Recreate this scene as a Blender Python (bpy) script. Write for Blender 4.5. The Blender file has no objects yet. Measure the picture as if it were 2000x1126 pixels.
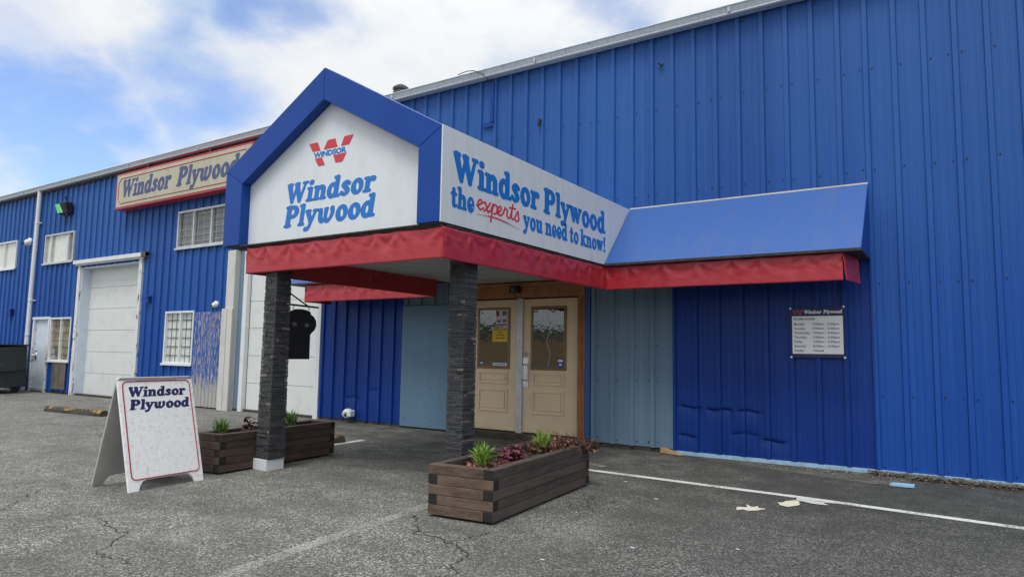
import bpy, math, random
import numpy as np
from mathutils import Vector, Matrix, noise as mnoise
random.seed(7)
S = bpy.context.scene
COL = S.collection
R = math.radians

# ------------------------------------------------------------------ camera
cd = bpy.data.cameras.new("camera"); cam = bpy.data.objects.new("camera", cd); COL.objects.link(cam)
cd.sensor_width = 36.0; cd.lens = 36.0 * 1340.13 / 2000.0; cd.clip_start = 0.05; cd.clip_end = 3000
_r = Vector((0.834585, 0.550631, 0.016527)); _u = Vector((0.03822, -0.087806, 0.995404)); _f = Vector((-0.549552, 0.830118, 0.094326))
m = Matrix.Identity(4)
for i in range(3):
    m[i][0] = _r[i]; m[i][1] = _u[i]; m[i][2] = -_f[i]
m.translation = Vector((0, -9.0757, 1.305))
cam.matrix_world = m
S.camera = cam

# ------------------------------------------------------------------ light
SUN_DIR = Vector((0.07, -0.53, 1.05)).normalized()          # from the scene towards the sun
el = math.asin(SUN_DIR.z); rot = math.atan2(SUN_DIR.x, SUN_DIR.y)
w = bpy.data.worlds.new("World"); S.world = w; w.use_nodes = True
nt = w.node_tree; nt.nodes.clear()
def wn(t, **k):
    n = nt.nodes.new(t)
    for a, b in k.items(): setattr(n, a, b)
    return n
def wl(a, b): nt.links.new(a, b)
out = wn('ShaderNodeOutputWorld')
sky = wn('ShaderNodeTexSky', sky_type='NISHITA', sun_disc=False, sun_elevation=el, sun_rotation=rot)
sky.air_density = 1.0; sky.dust_density = 0.3; sky.ozone_density = 2.0
gain = wn('ShaderNodeMixRGB', blend_type='MULTIPLY'); gain.inputs[0].default_value = 1; gain.inputs[2].default_value = (1.2, 1.2, 1.34, 1)
wl(sky.outputs[0], gain.inputs[1])
bsky = wn('ShaderNodeBackground'); bsky.inputs[1].default_value = 0.10; wl(gain.outputs[0], bsky.inputs[0])
tc = wn('ShaderNodeTexCoord')
n1 = wn('ShaderNodeTexNoise'); n1.inputs['Scale'].default_value = 5.0; n1.inputs['Detail'].default_value = 7; n1.inputs['Roughness'].default_value = 0.55
mp = wn('ShaderNodeMapping'); mp.inputs['Scale'].default_value = (1, 1, 1.9); wl(tc.outputs['Generated'], mp.inputs[0]); wl(mp.outputs[0], n1.inputs['Vector'])
n2 = wn('ShaderNodeTexNoise'); n2.inputs['Scale'].default_value = 9; n2.inputs['Detail'].default_value = 5
wl(mp.outputs[0], n2.inputs['Vector'])
# direction bent by noise, so that the gaps between the clouds get ragged edges
sub = wn('ShaderNodeVectorMath', operation='SUBTRACT'); wl(n2.outputs['Color'], sub.inputs[0]); sub.inputs[1].default_value = (0.5, 0.5, 0.5)
scl = wn('ShaderNodeVectorMath', operation='SCALE'); wl(sub.outputs[0], scl.inputs[0]); scl.inputs['Scale'].default_value = 0.17
add = wn('ShaderNodeVectorMath', operation='ADD'); wl(tc.outputs['Generated'], add.inputs[0]); wl(scl.outputs[0], add.inputs[1])
acc = None
for (d, r0, a) in (((-0.892, 0.373, 0.254), 0.105, .85), ((-0.905, 0.335, 0.262), 0.085, 0.8), ((-0.80, 0.478, 0.318), 0.085, 0.62), ((-0.835, 0.44, 0.325), 0.06, 0.5), ((-0.722, 0.535, 0.458), 0.07, 0.6), ((-0.374, 0.806, 0.464), 0.08, 0.6), ((-0.885, 0.30, 0.345), 0.08, 0.35),
                   ((-0.62, 0.5, 0.62), 0.16, 0.8), ((-0.5, -0.6, 0.62), 0.20, 0.6), ((0.3, 0.3, 0.9), 0.25, 0.6)):
    dist = wn('ShaderNodeVectorMath', operation='DISTANCE'); wl(add.outputs[0], dist.inputs[0]); dist.inputs[1].default_value = d
    mr = wn('ShaderNodeMapRange', interpolation_type='SMOOTHSTEP'); wl(dist.outputs['Value'], mr.inputs[0])
    mr.inputs[1].default_value = r0 * 0.25; mr.inputs[2].default_value = r0 * 1.25; mr.inputs[3].default_value = a; mr.inputs[4].default_value = 0
    if acc is None: acc = mr.outputs[0]
    else:
        mx = wn('ShaderNodeMath', operation='MAXIMUM'); wl(acc, mx.inputs[0]); wl(mr.outputs[0], mx.inputs[1]); acc = mx.outputs[0]
thin = wn('ShaderNodeMapRange'); wl(n1.outputs['Fac'], thin.inputs[0])
thin.inputs[1].default_value = 0.32; thin.inputs[2].default_value = 0.62; thin.inputs[3].default_value = 0.36; thin.inputs[4].default_value = -0.05
tot = wn('ShaderNodeMath', operation='ADD', use_clamp=True); wl(acc, tot.inputs[0]); wl(thin.outputs[0], tot.inputs[1])
cr = wn('ShaderNodeValToRGB'); wl(n1.outputs['Fac'], cr.inputs[0])
cr.color_ramp.elements[0].position = 0.33; cr.color_ramp.elements[0].color = (0.70, 0.82, 0.96, 1)
cr.color_ramp.elements[1].position = 0.50; cr.color_ramp.elements[1].color = (0.97, 0.99, 1.0, 1)
bcl = wn('ShaderNodeBackground'); bcl.inputs[1].default_value = 0.60; wl(cr.outputs[0], bcl.inputs[0])
mix = wn('ShaderNodeMixShader'); wl(tot.outputs[0], mix.inputs[0]); wl(bcl.outputs[0], mix.inputs[1]); wl(bsky.outputs[0], mix.inputs[2])
# an overcast sky is brightest overhead
sx = wn('ShaderNodeSeparateXYZ'); wl(tc.outputs['Generated'], sx.inputs[0])
ov = wn('ShaderNodeMapRange', interpolation_type='SMOOTHSTEP'); wl(sx.outputs[2], ov.inputs[0]); ov.inputs[1].default_value = 0.35; ov.inputs[2].default_value = 1.0; ov.inputs[3].default_value = 0.57; ov.inputs[4].default_value = 1.05
wl(ov.outputs[0], bcl.inputs[1])
wl(mix.outputs[0], out.inputs[0])
sd = bpy.data.lights.new("sun", 'SUN'); sd.energy = 1.1; sd.angle = R(22); sd.color = (1.0, 0.96, 0.9)
so = bpy.data.objects.new("sun", sd); COL.objects.link(so); so.location = (-6, -14, 20)
so.rotation_euler = (-SUN_DIR).to_track_quat('-Z', 'Y').to_euler()
S.view_settings.view_transform = 'Standard'; S.view_settings.look = 'None'; S.view_settings.exposure = 0.7; S.view_settings.gamma = 1
S.cycles.max_bounces = 6

# ------------------------------------------------------------------ materials
def mat(name):
    m = bpy.data.materials.new(name); m.use_nodes = True
    return m, m.node_tree, m.node_tree.nodes['Principled BSDF']
def nd(t, typ, **k):
    n = t.nodes.new(typ)
    for a, b in k.items():
        if a.startswith('_'): n.inputs[a[1:]].default_value = b
        else: setattr(n, a, b)
    return n
def ramp(t, src, stops):
    n = t.nodes.new('ShaderNodeValToRGB'); t.links.new(src, n.inputs[0])
    e = n.color_ramp.elements
    while len(e) < len(stops): e.new(0.5)
    for i, (p, c) in enumerate(stops):
        e[i].position = p; e[i].color = (c[0], c[1], c[2], 1) if isinstance(c, tuple) else (c, c, c, 1)
    return n.outputs[0]
def nz(t, scale, stretch=(1, 1, 1), detail=4, rough=0.55, coord='Object'):
    c = nd(t, 'ShaderNodeTexCoord'); mp = nd(t, 'ShaderNodeMapping'); mp.inputs['Scale'].default_value = stretch
    t.links.new(c.outputs[coord], mp.inputs[0])
    n = nd(t, 'ShaderNodeTexNoise', _Scale=scale, _Detail=detail, _Roughness=rough); t.links.new(mp.outputs[0], n.inputs['Vector'])
    return n.outputs['Fac']
def mixc(t, fac, a, b, mode='MIX'):
    n = nd(t, 'ShaderNodeMixRGB', blend_type=mode)
    for i, x in ((0, fac), (1, a), (2, b)):
        if hasattr(x, 'default_value') or hasattr(x, 'is_linked'): t.links.new(x, n.inputs[i])
        else: n.inputs[i].default_value = x if i == 0 else (x[0], x[1], x[2], 1)
    return n.outputs[0]
def bump(t, b, h, strength=0.2, dist=0.01):
    n = nd(t, 'ShaderNodeBump', _Strength=strength, _Distance=dist); t.links.new(h, n.inputs['Height']); t.links.new(n.outputs[0], b.inputs['Normal'])
def plain(name, c, rough=0.5, var=0.15, scale=6, stretch=(1, 1, 1), metal=0.0, bmp=0.0, spec=0.5):
    m, t, b = mat(name)
    f = nz(t, scale, stretch)
    lo = tuple(x * (1 - var) for x in c); hi = tuple(min(1, x * (1 + var)) for x in c)
    t.links.new(ramp(t, f, [(0.3, lo), (0.7, hi)]), b.inputs['Base Color'])
    b.inputs['Roughness'].default_value = rough; b.inputs['Metallic'].default_value = metal; b.inputs['Specular IOR Level'].default_value = spec
    if bmp: bump(t, b, nz(t, scale * 8, stretch), bmp, 0.004)
    return m
def paint_metal(name, fresh, chalk, h0, h1, rough=0.42, dirt=0.25, chips=False):
    """painted steel sheet: runs and chalking grow towards the weathered top"""
    m, t, b = mat(name)
    c = nd(t, 'ShaderNodeTexCoord'); s = nd(t, 'ShaderNodeSeparateXYZ'); t.links.new(c.outputs['Object'], s.inputs[0])
    streak = nz(t, 1.0, (14, 14, 0.35), 6, 0.65)
    cloud = nz(t, 0.7, (1, 1, 0.6), 4)
    mr = nd(t, 'ShaderNodeMapRange'); t.links.new(s.outputs[2], mr.inputs[0]); mr.inputs[1].default_value = h0; mr.inputs[2].default_value = h1
    mr.inputs[3].default_value = -0.15; mr.inputs[4].default_value = 0.75
    a = nd(t, 'ShaderNodeMath', operation='ADD', use_clamp=True); t.links.new(mr.outputs[0], a.inputs[0])
    sc = nd(t, 'ShaderNodeMapRange'); t.links.new(streak, sc.inputs[0]); sc.inputs[1].default_value = 0.3; sc.inputs[2].default_value = 0.7; sc.inputs[3].default_value = -0.25; sc.inputs[4].default_value = 0.35
    t.links.new(sc.outputs[0], a.inputs[1])
    a2 = nd(t, 'ShaderNodeMath', operation='MULTIPLY_ADD', use_clamp=True); t.links.new(cloud, a2.inputs[0]); a2.inputs[1].default_value = 0.5; t.links.new(a.outputs[0], a2.inputs[2])
    col = mixc(t, a2.outputs[0], fresh, chalk)
    # every sheet of cladding (three ribs wide) comes from its own batch and has aged by itself
    dv = nd(t, 'ShaderNodeMath', operation='MULTIPLY_ADD'); t.links.new(s.outputs[0], dv.inputs[0]); dv.inputs[1].default_value = 1 / .915; dv.inputs[2].default_value = 50.2
    fl = nd(t, 'ShaderNodeMath', operation='FLOOR'); t.links.new(dv.outputs[0], fl.inputs[0])
    wn_ = nd(t, 'ShaderNodeTexWhiteNoise', noise_dimensions='1D'); t.links.new(fl.outputs[0], wn_.inputs['W'])
    col = mixc(t, ramp(t, wn_.outputs['Value'], [(0.0, 0.0), (1.0, 0.30)]), col, tuple(x * 0.45 for x in fresh))
    runs = nz(t, 1.0, (26, 26, 0.22), 5, 0.6)
    col = mixc(t, ramp(t, runs, [(0.55, 0.0), (0.75, 0.28)]), col, tuple(x * 0.4 for x in fresh))
    col = mixc(t, ramp(t, nz(t, 1.0, (19, 19, 0.5), 6, 0.7), [(0.60, 0.0), (0.78, 0.22)]), col, tuple(min(1, x * 1.7 + .02) for x in chalk))
    spots = nz(t, 5, (1, 1, 0.22), 8, 0.75)
    col = mixc(t, ramp(t, spots, [(0.60, 0.0), (0.76, dirt)]), col, (0.012, 0.016, 0.028))
    if chips:
        cz = nz(t, 11, (1, 1, 0.45), 7, 0.8)
        col = mixc(t, ramp(t, cz, [(0.672, 0.0), (0.69, 1.0)]), col, (0.03, 0.035, 0.045))
    t.links.new(col, b.inputs['Base Color'])
    rr = nd(t, 'ShaderNodeMapRange'); t.links.new(cloud, rr.inputs[0]); rr.inputs[3].default_value = rough - 0.08; rr.inputs[4].default_value = rough + 0.18
    t.links.new(rr.outputs[0], b.inputs['Roughness']); b.inputs['Specular IOR Level'].default_value = 0.22
    bump(t, b, nz(t, 3.0, (1, 1, 0.5), 3), 0.25, 0.02)
    return m
def flaking(name, top, under, lo, hi, scale, stretch, zfade=None, rough=0.7):
    """paint flaking off weathered wood"""
    m, t, b = mat(name)
    f = nz(t, scale, stretch, 8, 0.72)
    if zfade:
        c = nd(t, 'ShaderNodeTexCoord'); s = nd(t, 'ShaderNodeSeparateXYZ'); t.links.new(c.outputs['Object'], s.inputs[0])
        mr = nd(t, 'ShaderNodeMapRange'); t.links.new(s.outputs[2], mr.inputs[0]); mr.inputs[1].default_value = zfade[0]; mr.inputs[2].default_value = zfade[1]; mr.inputs[3].default_value = zfade[2]; mr.inputs[4].default_value = 0
        a = nd(t, 'ShaderNodeMath', operation='ADD'); t.links.new(f, a.inputs[0]); t.links.new(mr.outputs[0], a.inputs[1]); f = a.outputs[0]
    fac = ramp(t, f, [(lo, 0.0), (hi, 1.0)])
    g = nz(t, scale * 2, (stretch[0] * 2, stretch[1] * 2, stretch[2] * 0.3), 5)
    und = ramp(t, g, [(0.3, tuple(x * 0.55 for x in under)), (0.7, under)])
    t.links.new(mixc(t, fac, top, und), b.inputs['Base Color']); b.inputs['Roughness'].default_value = rough
    bump(t, b, fac, 0.5, -0.003)
    return m
def wood(name, dark, light, scale=3, stretch=(9, 1, 9), rough=0.75, island=0.5):
    m, t, b = mat(name)
    f = nz(t, scale, stretch, 7, 0.65)
    g = nd(t, 'ShaderNodeNewGeometry')
    f2 = nz(t, scale * 1.3, (1, 1, 1), 5, 0.7)
    mx = nd(t, 'ShaderNodeMath', operation='MULTIPLY_ADD'); t.links.new(g.outputs['Random Per Island'], mx.inputs[0]); mx.inputs[1].default_value = island * 0.5; t.links.new(f, mx.inputs[2])
    m3 = nd(t, 'ShaderNodeMath', operation='MULTIPLY_ADD'); t.links.new(f2, m3.inputs[0]); m3.inputs[1].default_value = 0.5; t.links.new(mx.outputs[0], m3.inputs[2])
    t.links.new(ramp(t, m3.outputs[0], [(0.5, dark), (1.1 if False else 1.0, light)]), b.inputs['Base Color'])
    b.inputs['Roughness'].default_value = rough
    bump(t, b, f, 0.5, 0.004)
    return m
def asphalt():
    m, t, b = mat('asphalt')
    c = nd(t, 'ShaderNodeTexCoord')
    v = nd(t, 'ShaderNodeTexVoronoi', _Scale=105.0); t.links.new(c.outputs['Object'], v.inputs['Vector'])
    sep = nd(t, 'ShaderNodeSeparateColor'); t.links.new(v.outputs['Color'], sep.inputs[0])
    grain = ramp(t, sep.outputs[0], [(0.0, 0.0), (0.45, 0.18), (0.80, 0.42), (0.93, 0.8), (1.0, 1.0)])
    fine = nz(t, 260, (1, 1, 1), 2, 0.7)
    big = nz(t, 0.55, (1, 1, 1), 6, 0.62)
    mid = nz(t, 2.6, (1, 1, 1), 6, 0.7)
    # old pale surface to the left, newer dark surface to the right of a ragged joint
    s = nd(t, 'ShaderNodeSeparateXYZ'); t.links.new(c.outputs['Object'], s.inputs[0])
    e = nd(t, 'ShaderNodeMath', operation='MULTIPLY_ADD'); t.links.new(big, e.inputs[0]); e.inputs[1].default_value = 2.6; t.links.new(s.outputs[0], e.inputs[2])
    side = nd(t, 'ShaderNodeMapRange', interpolation_type='SMOOTHSTEP'); t.links.new(e.outputs[0], side.inputs[0]); side.inputs[1].default_value = -2.6; side.inputs[2].default_value = 0.2
    old = mixc(t, grain, (0.050, 0.051, 0.044), (0.60, 0.59, 0.525))
    new = mixc(t, grain, (0.020, 0.020, 0.018), (0.33, 0.32, 0.29))
    col = mixc(t, side.outputs[0], old, new)
    col = mixc(t, ramp(t, mid, [(0.34, 0.5), (0.60, 0.0)]), col, (0.050, 0.052, 0.045))
    col = mixc(t, ramp(t, nz(t, 0.9, (0.6, 1.3, 1), 7, 0.6), [(0.38, 0.36), (0.56, 0.0)]), col, (0.060, 0.061, 0.053))
    col = mixc(t, ramp(t, nz(t, 1.1, (1, 0.5, 1), 6, 0.65), [(0.54, 0.0), (0.72, 0.3)]), col, (0.24, 0.235, 0.215))
    # mossy tint and painted-in shade close to the wall under the canopy
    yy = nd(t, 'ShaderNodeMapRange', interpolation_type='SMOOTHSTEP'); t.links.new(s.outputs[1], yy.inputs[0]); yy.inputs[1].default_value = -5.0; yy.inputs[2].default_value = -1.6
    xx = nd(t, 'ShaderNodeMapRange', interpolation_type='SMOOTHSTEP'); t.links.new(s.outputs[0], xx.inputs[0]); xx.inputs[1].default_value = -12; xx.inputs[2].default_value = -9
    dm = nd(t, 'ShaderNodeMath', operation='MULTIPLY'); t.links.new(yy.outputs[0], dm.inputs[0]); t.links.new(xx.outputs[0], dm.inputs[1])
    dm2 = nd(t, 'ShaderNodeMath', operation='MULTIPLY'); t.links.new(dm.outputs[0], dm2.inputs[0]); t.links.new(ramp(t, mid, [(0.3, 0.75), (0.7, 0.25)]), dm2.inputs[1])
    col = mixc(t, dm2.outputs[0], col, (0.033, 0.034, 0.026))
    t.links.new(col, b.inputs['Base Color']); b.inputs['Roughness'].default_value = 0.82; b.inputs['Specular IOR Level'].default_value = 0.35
    h = nd(t, 'ShaderNodeMath', operation='ADD'); t.links.new(v.outputs['Distance'], h.inputs[0]); t.links.new(fine, h.inputs[1])
    bump(t, b, h.outputs[0], 0.55, 0.006)
    return m
def worn_line(name, c, lo, hi):
    m, t, b = mat(name)
    f = nz(t, 45, (1, 1, 1), 6, 0.75); f2 = nz(t, 3, (1, 1, 1), 4)
    a = nd(t, 'ShaderNodeMath', operation='MULTIPLY_ADD'); t.links.new(f2, a.inputs[0]); a.inputs[1].default_value = 0.5; t.links.new(f, a.inputs[2])
    al = ramp(t, a.outputs[0], [(lo, 0.0), (hi, 1.0)])
    b.inputs['Base Color'].default_value = (*c, 1); b.inputs['Roughness'].default_value = 0.8
    t.links.new(al, b.inputs['Alpha'])
    return m
def glass(name, tint=(0.75, 0.8, 0.8), wavy=0.0, refl=1.0):
    m, t, b = mat(name); t.nodes.remove(b)
    tr = nd(t, 'ShaderNodeBsdfTransparent'); tr.inputs[0].default_value = (*tint, 1)
    gl = nd(t, 'ShaderNodeBsdfGlossy'); gl.inputs['Roughness'].default_value = 0.03
    fr = nd(t, 'ShaderNodeLayerWeight', _Blend=0.5)
    pw = nd(t, 'ShaderNodeMath', operation='POWER'); t.links.new(fr.outputs['Facing'], pw.inputs[0]); pw.inputs[1].default_value = 4
    ad = nd(t, 'ShaderNodeMath', operation='MULTIPLY_ADD'); t.links.new(pw.outputs[0], ad.inputs[0]); ad.inputs[1].default_value = 0.9; ad.inputs[2].default_value = 0.05
    mu = nd(t, 'ShaderNodeMath', operation='MULTIPLY', use_clamp=True); t.links.new(ad.outputs[0], mu.inputs[0]); mu.inputs[1].default_value = refl
    if wavy:
        bn = nd(t, 'ShaderNodeBump', _Strength=wavy, _Distance=0.02); t.links.new(nz(t, 9, (1, 1, 0.7), 3), bn.inputs['Height'])
        t.links.new(bn.outputs[0], gl.inputs['Normal'])
    mx = nd(t, 'ShaderNodeMixShader'); t.links.new(mu.outputs[0], mx.inputs[0]); t.links.new(tr.outputs[0], mx.inputs[1]); t.links.new(gl.outputs[0], mx.inputs[2])
    t.links.new(mx.outputs[0], t.nodes['Material Output'].inputs[0])
    return m
def stone():
    m, t, b = mat('ledgestone')
    g = nd(t, 'ShaderNodeNewGeometry')
    f = nz(t, 60, (1, 1, 2.2), 5, 0.7)
    base = ramp(t, g.outputs['Random Per Island'], [(0.0, (0.042, 0.043, 0.046)), (0.5, (0.065, 0.066, 0.070)), (0.955, (0.095, 0.094, 0.096)), (0.968, (0.27, 0.21, 0.18)), (1.0, (0.30, 0.24, 0.21))])
    t.links.new(mixc(t, ramp(t, f, [(0.3, 0.6), (0.7, 0.0)]), base, (0.016, 0.016, 0.018)), b.inputs['Base Color'])
    b.inputs['Roughness'].default_value = 0.8
    bump(t, b, f, 0.8, 0.006)
    return m
def leafy(name, a, b_, c_=None, rough=0.55):
    m, t, b = mat(name)
    g = nd(t, 'ShaderNodeNewGeometry')
    t.links.new(ramp(t, g.outputs['Random Per Island'], [(0.0, a), (1.0, b_)] if c_ is None else [(0.0, a), (0.88, b_), (0.93, c_), (1.0, c_)]), b.inputs['Base Color'])
    b.inputs['Roughness'].default_value = rough
    return m
def stained(name, c, stain, lo=0.52, hi=0.75, scale=3, stretch=(1, 1, 1), amount=0.8, rough=0.5):
    m, t, b = mat(name)
    f = nz(t, scale, stretch, 8, 0.7)
    t.links.new(mixc(t, ramp(t, f, [(lo, 0.0), (hi, amount)]), c, stain), b.inputs['Base Color'])
    b.inputs['Roughness'].default_value = rough
    return m

M = {}
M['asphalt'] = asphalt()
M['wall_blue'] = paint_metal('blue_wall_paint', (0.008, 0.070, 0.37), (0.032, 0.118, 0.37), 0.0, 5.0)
M['wall_blue_new'] = paint_metal('repainted_blue', (0.006, 0.036, 0.235), (0.011, 0.058, 0.30), -1.0, 3.5, 0.33)  # fresh glossy paint; awning shade is also put into its darker tone
M['wall_grey'] = paint_metal('grey_blue_paint', (0.145, 0.235, 0.34), (0.19, 0.265, 0.33), 0, 4, 0.5, 0.7, True)
M['panel_grey'] = paint_metal('grey_blue_flat', (0.125, 0.22, 0.325), (0.15, 0.245, 0.33), 0, 4, 0.5, 0.5, True)
M['fastener'] = plain('fastener', (0.012, 0.02, 0.05), 0.5)
M['found'] = plain('light_blue_foundation', (0.33, 0.52, 0.68), 0.8, 0.2, 12, bmp=0.3)
M['gutter'] = stained('grey_gutter', (0.52, 0.57, 0.62), (0.13, 0.14, 0.16), 0.5, 0.75, 4, (6, 6, 0.8), 0.6, 0.45)
M['roof'] = plain('roof_metal', (0.3, 0.32, 0.34), 0.5)
M['white'] = stained('white_paint', (0.72, 0.74, 0.74), (0.38, 0.37, 0.34), 0.55, 0.8, 4, (2, 2, 0.6), 0.6, 0.5)
M['white_flake'] = flaking('white_flaking_trim', (0.70, 0.71, 0.70), (0.13, 0.10, 0.08), 0.56, 0.60, 6, (2, 2, 0.7), None, 0.6)
M['door_white'] = stained('white_garage_door', (0.70, 0.72, 0.70), (0.50, 0.47, 0.40), 0.52, 0.8, 2.5, (1, 1, 1), 0.6, 0.5)
M['man_door'] = plain('pale_blue_white_door', (0.60, 0.68, 0.76), 0.45, 0.06)
M['post_cream'] = stained('cream_trim', (0.62, 0.61, 0.56), (0.35, 0.33, 0.28), 0.5, 0.8, 3, (1, 1, 0.4), 0.6, 0.6)
M['ply_weather'] = flaking('weathered_plywood', (0.16, 0.13, 0.11), (0.05, 0.04, 0.035), 0.45, 0.7, 3, (3, 3, 0.6), None, 0.85)
M['peel_blue'] = flaking('peeling_blue_boards', (0.020, 0.085, 0.36), (0.50, 0.49, 0.46), 0.50, 0.56, 10, (4.5, 1, 0.75), (0.0, 0.75, 0.26), 0.75)
M['alu'] = plain('window_aluminium', (0.55, 0.57, 0.58), 0.4, 0.12, metal=0.2)
M['vinyl'] = plain('white_vinyl', (0.74, 0.76, 0.76), 0.4, 0.06)
M['glass'] = glass('window_glass', (0.94, 0.96, 0.95), 0, 1.3)
M['glass_wavy'] = glass('decorative_door_glass', (0.62, 0.64, 0.62), 0.07, 3.0)
M['blind'] = plain('cream_blind', (0.86, 0.85, 0.77), 0.7, 0.06)
M['dark'] = plain('dark_interior', (0.02, 0.021, 0.022), 0.9)
M['grime'] = plain('grey_interior', (0.115, 0.12, 0.125), 0.9, 0.4, 2)
M['brown_in'] = plain('brown_curtain', (0.36, 0.29, 0.18), 0.9, 0.45, 3)
M['paper_in'] = plain('white_paper_backing', (0.86, 0.87, 0.84), 0.8, 0.1, 2)
M['bars'] = plain('steel_bars', (0.40, 0.41, 0.42), 0.5)
M['bars_dark'] = plain('dark_bars', (0.14, 0.14, 0.14), 0.5)
M['tan'] = plain('tan_door_paint', (0.76, 0.595, 0.385), 0.42, 0.05, 3)
M['tan_dark'] = plain('brown_bead', (0.22, 0.13, 0.055), 0.45)
M['cedar'] = wood('stained_cedar', (0.11, 0.035, 0.012), (0.42, 0.17, 0.06), 3, (12, 12, 1), 0.5, 0.3)
M['steel'] = plain('brushed_steel', (0.62, 0.63, 0.64), 0.3, 0.08, 8, metal=0.8)
M['black'] = plain('black_metal', (0.012, 0.012, 0.014), 0.5)
M['frame_blue'] = plain('frame_blue', (0.009, 0.060, 0.30), 0.38, 0.10, 1.4, spec=.2)
M['awning_blue'] = stained('awning_blue', (0.019, 0.095, 0.335), (0.075, 0.115, 0.24), 0.48, 0.78, 2.2, (2.6, .5, .5), 0.55, 0.42)
M['sign_white'] = stained('sign_white', (0.72, 0.76, 0.78), (0.50, 0.52, 0.50), 0.5, 0.85, 2.2, (1.5, 1.5, 0.5), 0.5, 0.35)
M['sign_white_side'] = stained('sign_white_streaked', (0.68, 0.71, 0.72), (0.50, 0.52, 0.51), 0.48, 0.8, 3, (3, 3, 0.35), 0.55, 0.4)
M['white_field'] = plain('white_print', (0.88, 0.89, 0.90), 0.4, 0.03)
M['txt_blue'] = plain('letter_blue', (0.008, 0.165, 0.54), 0.4, 0.03)
M['txt_red'] = plain('letter_red', (0.62, 0.035, 0.055), 0.4, 0.03)
M['txt_navy'] = plain('letter_navy', (0.016, 0.022, 0.10), 0.5, 0.1)
M['txt_slate'] = plain('letter_slate', (0.075, 0.095, 0.21), 0.6, 0.15)
M['txt_white'] = plain('letter_white', (0.8, 0.8, 0.82), 0.5, 0.03)
M['txt_grey'] = plain('letter_grey', (0.05, 0.055, 0.07), 0.5, 0.03)
M['red_vinyl'] = stained('red_vinyl', (0.40, 0.020, 0.032), (0.46, 0.07, 0.08), 0.40, 0.80, 3, (1.6, 1.6, 0.5), 0.6, 0.38)
M['soffit'] = stained('soffit_board', (0.48, 0.49, 0.49), (0.25, 0.25, 0.24), 0.5, 0.8, 2, (1, 1, 1), 0.6, 0.7)
M['trim_shade_dark'] = plain('dark_trim_and_shade', (0.045, 0.035, 0.03), 0.8, 0.5, 14, bmp=0.6)
M['stone'] = stone()
M['cream'] = stained('aged_cream_face', (0.50, 0.46, 0.335), (0.32, 0.285, 0.20), 0.48, 0.8, 1.4, (1.6, 1.6, 0.35), 0.7, 0.4)
M['red_paint'] = plain('red_cabinet', (0.45, 0.035, 0.05), 0.45)
M['maroon'] = plain('maroon_line', (0.34, 0.02, 0.045), 0.5)
M['coroplast'] = stained('worn_white_board', (0.88, 0.88, 0.87), (0.50, 0.41, 0.38), 0.50, 0.68, 30, (1, 1, 1), 0.5, 0.55)
M['board_back'] = stained('dirty_white_board', (0.46, 0.45, 0.43), (0.25, 0.23, 0.2), 0.42, 0.8, 4, (1, 1, 0.5), 0.8, 0.6)
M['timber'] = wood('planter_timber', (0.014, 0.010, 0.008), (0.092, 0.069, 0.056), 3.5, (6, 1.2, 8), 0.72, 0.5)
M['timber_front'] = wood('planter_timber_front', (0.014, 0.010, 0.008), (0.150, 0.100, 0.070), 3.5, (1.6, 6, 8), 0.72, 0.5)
M['timber_dark'] = wood('dark_planter_timber', (0.016, 0.011, 0.009), (0.085, 0.055, 0.040), 3.5, (6, 1.2, 8), 0.72, 0.4)
M['end_grain'] = plain('dark_end_grain', (0.014, 0.012, 0.011), 0.8, 0.3, 20)
M['soil'] = plain('soil', (0.045, 0.030, 0.020), 0.95, 0.6, 14, bmp=1.0)
M['blade'] = leafy('green_blades', (0.09, 0.20, 0.022), (0.27, 0.45, 0.06), (0.34, 0.26, 0.10))
M['blade2'] = leafy('dark_green_blades', (0.05, 0.13, 0.02), (0.15, 0.29, 0.045), (0.25, 0.19, 0.08))
M['purple'] = leafy('purple_leaves', (0.055, 0.010, 0.016), (0.20, 0.030, 0.060))
M['dusk'] = leafy('dusky_leaves', (0.028, 0.010, 0.012), (0.085, 0.026, 0.030))
M['deadleaf'] = leafy('dead_leaves', (0.040, 0.016, 0.012), (0.30, 0.13, 0.075), None, 0.6)
M['twig'] = plain('twig', (0.05, 0.025, 0.018), 0.8)
M['dumpster'] = stained('dumpster_green', (0.022, 0.030, 0.028), (0.06, 0.06, 0.055), 0.5, 0.8, 3, (1, 1, 1), 0.6, 0.55)
M['curb_yellow'] = flaking('worn_yellow_curb', (0.42, 0.25, 0.035), (0.05, 0.045, 0.04), 0.40, 0.50, 6, (1, 1, 1), None, 0.85)
M['curb'] = plain('stained_concrete', (0.055, 0.045, 0.038), 0.9, 0.5, 6, bmp=0.5)
M['lens_green'] = plain('green_lens', (0.22, 0.72, 0.36), 0.2)
_b = M['lens_green'].node_tree.nodes['Principled BSDF']; _b.inputs['Emission Color'].default_value = (0.12, 0.9, 0.35, 1); _b.inputs['Emission Strength'].default_value = 0.12
M['line'] = worn_line('worn_white_line', (0.62, 0.62, 0.58), 0.56, 0.74)
M['line_faint'] = worn_line('faint_white_line', (0.48, 0.48, 0.45), 0.66, 1.0)
M['crack'] = plain('crack_dark', (0.030, 0.030, 0.027), 0.95)
M['splash'] = worn_line('spilt_white_filler', (0.62, 0.57, 0.47), 0.42, 0.55)
M['splash_grey'] = worn_line('spilt_grey_filler', (0.50, 0.50, 0.48), 0.48, 0.62)
M['gravel'] = worn_line('washed_out_grit', (0.23, 0.215, 0.185), 0.62, 0.95)
M['grit'] = leafy('grit', (0.10, 0.09, 0.07), (0.34, 0.31, 0.26), None, 0.9)
M['moss'] = leafy('leaf_litter', (0.055, 0.038, 0.016), (0.24, 0.165, 0.075), None, 0.9)
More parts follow.
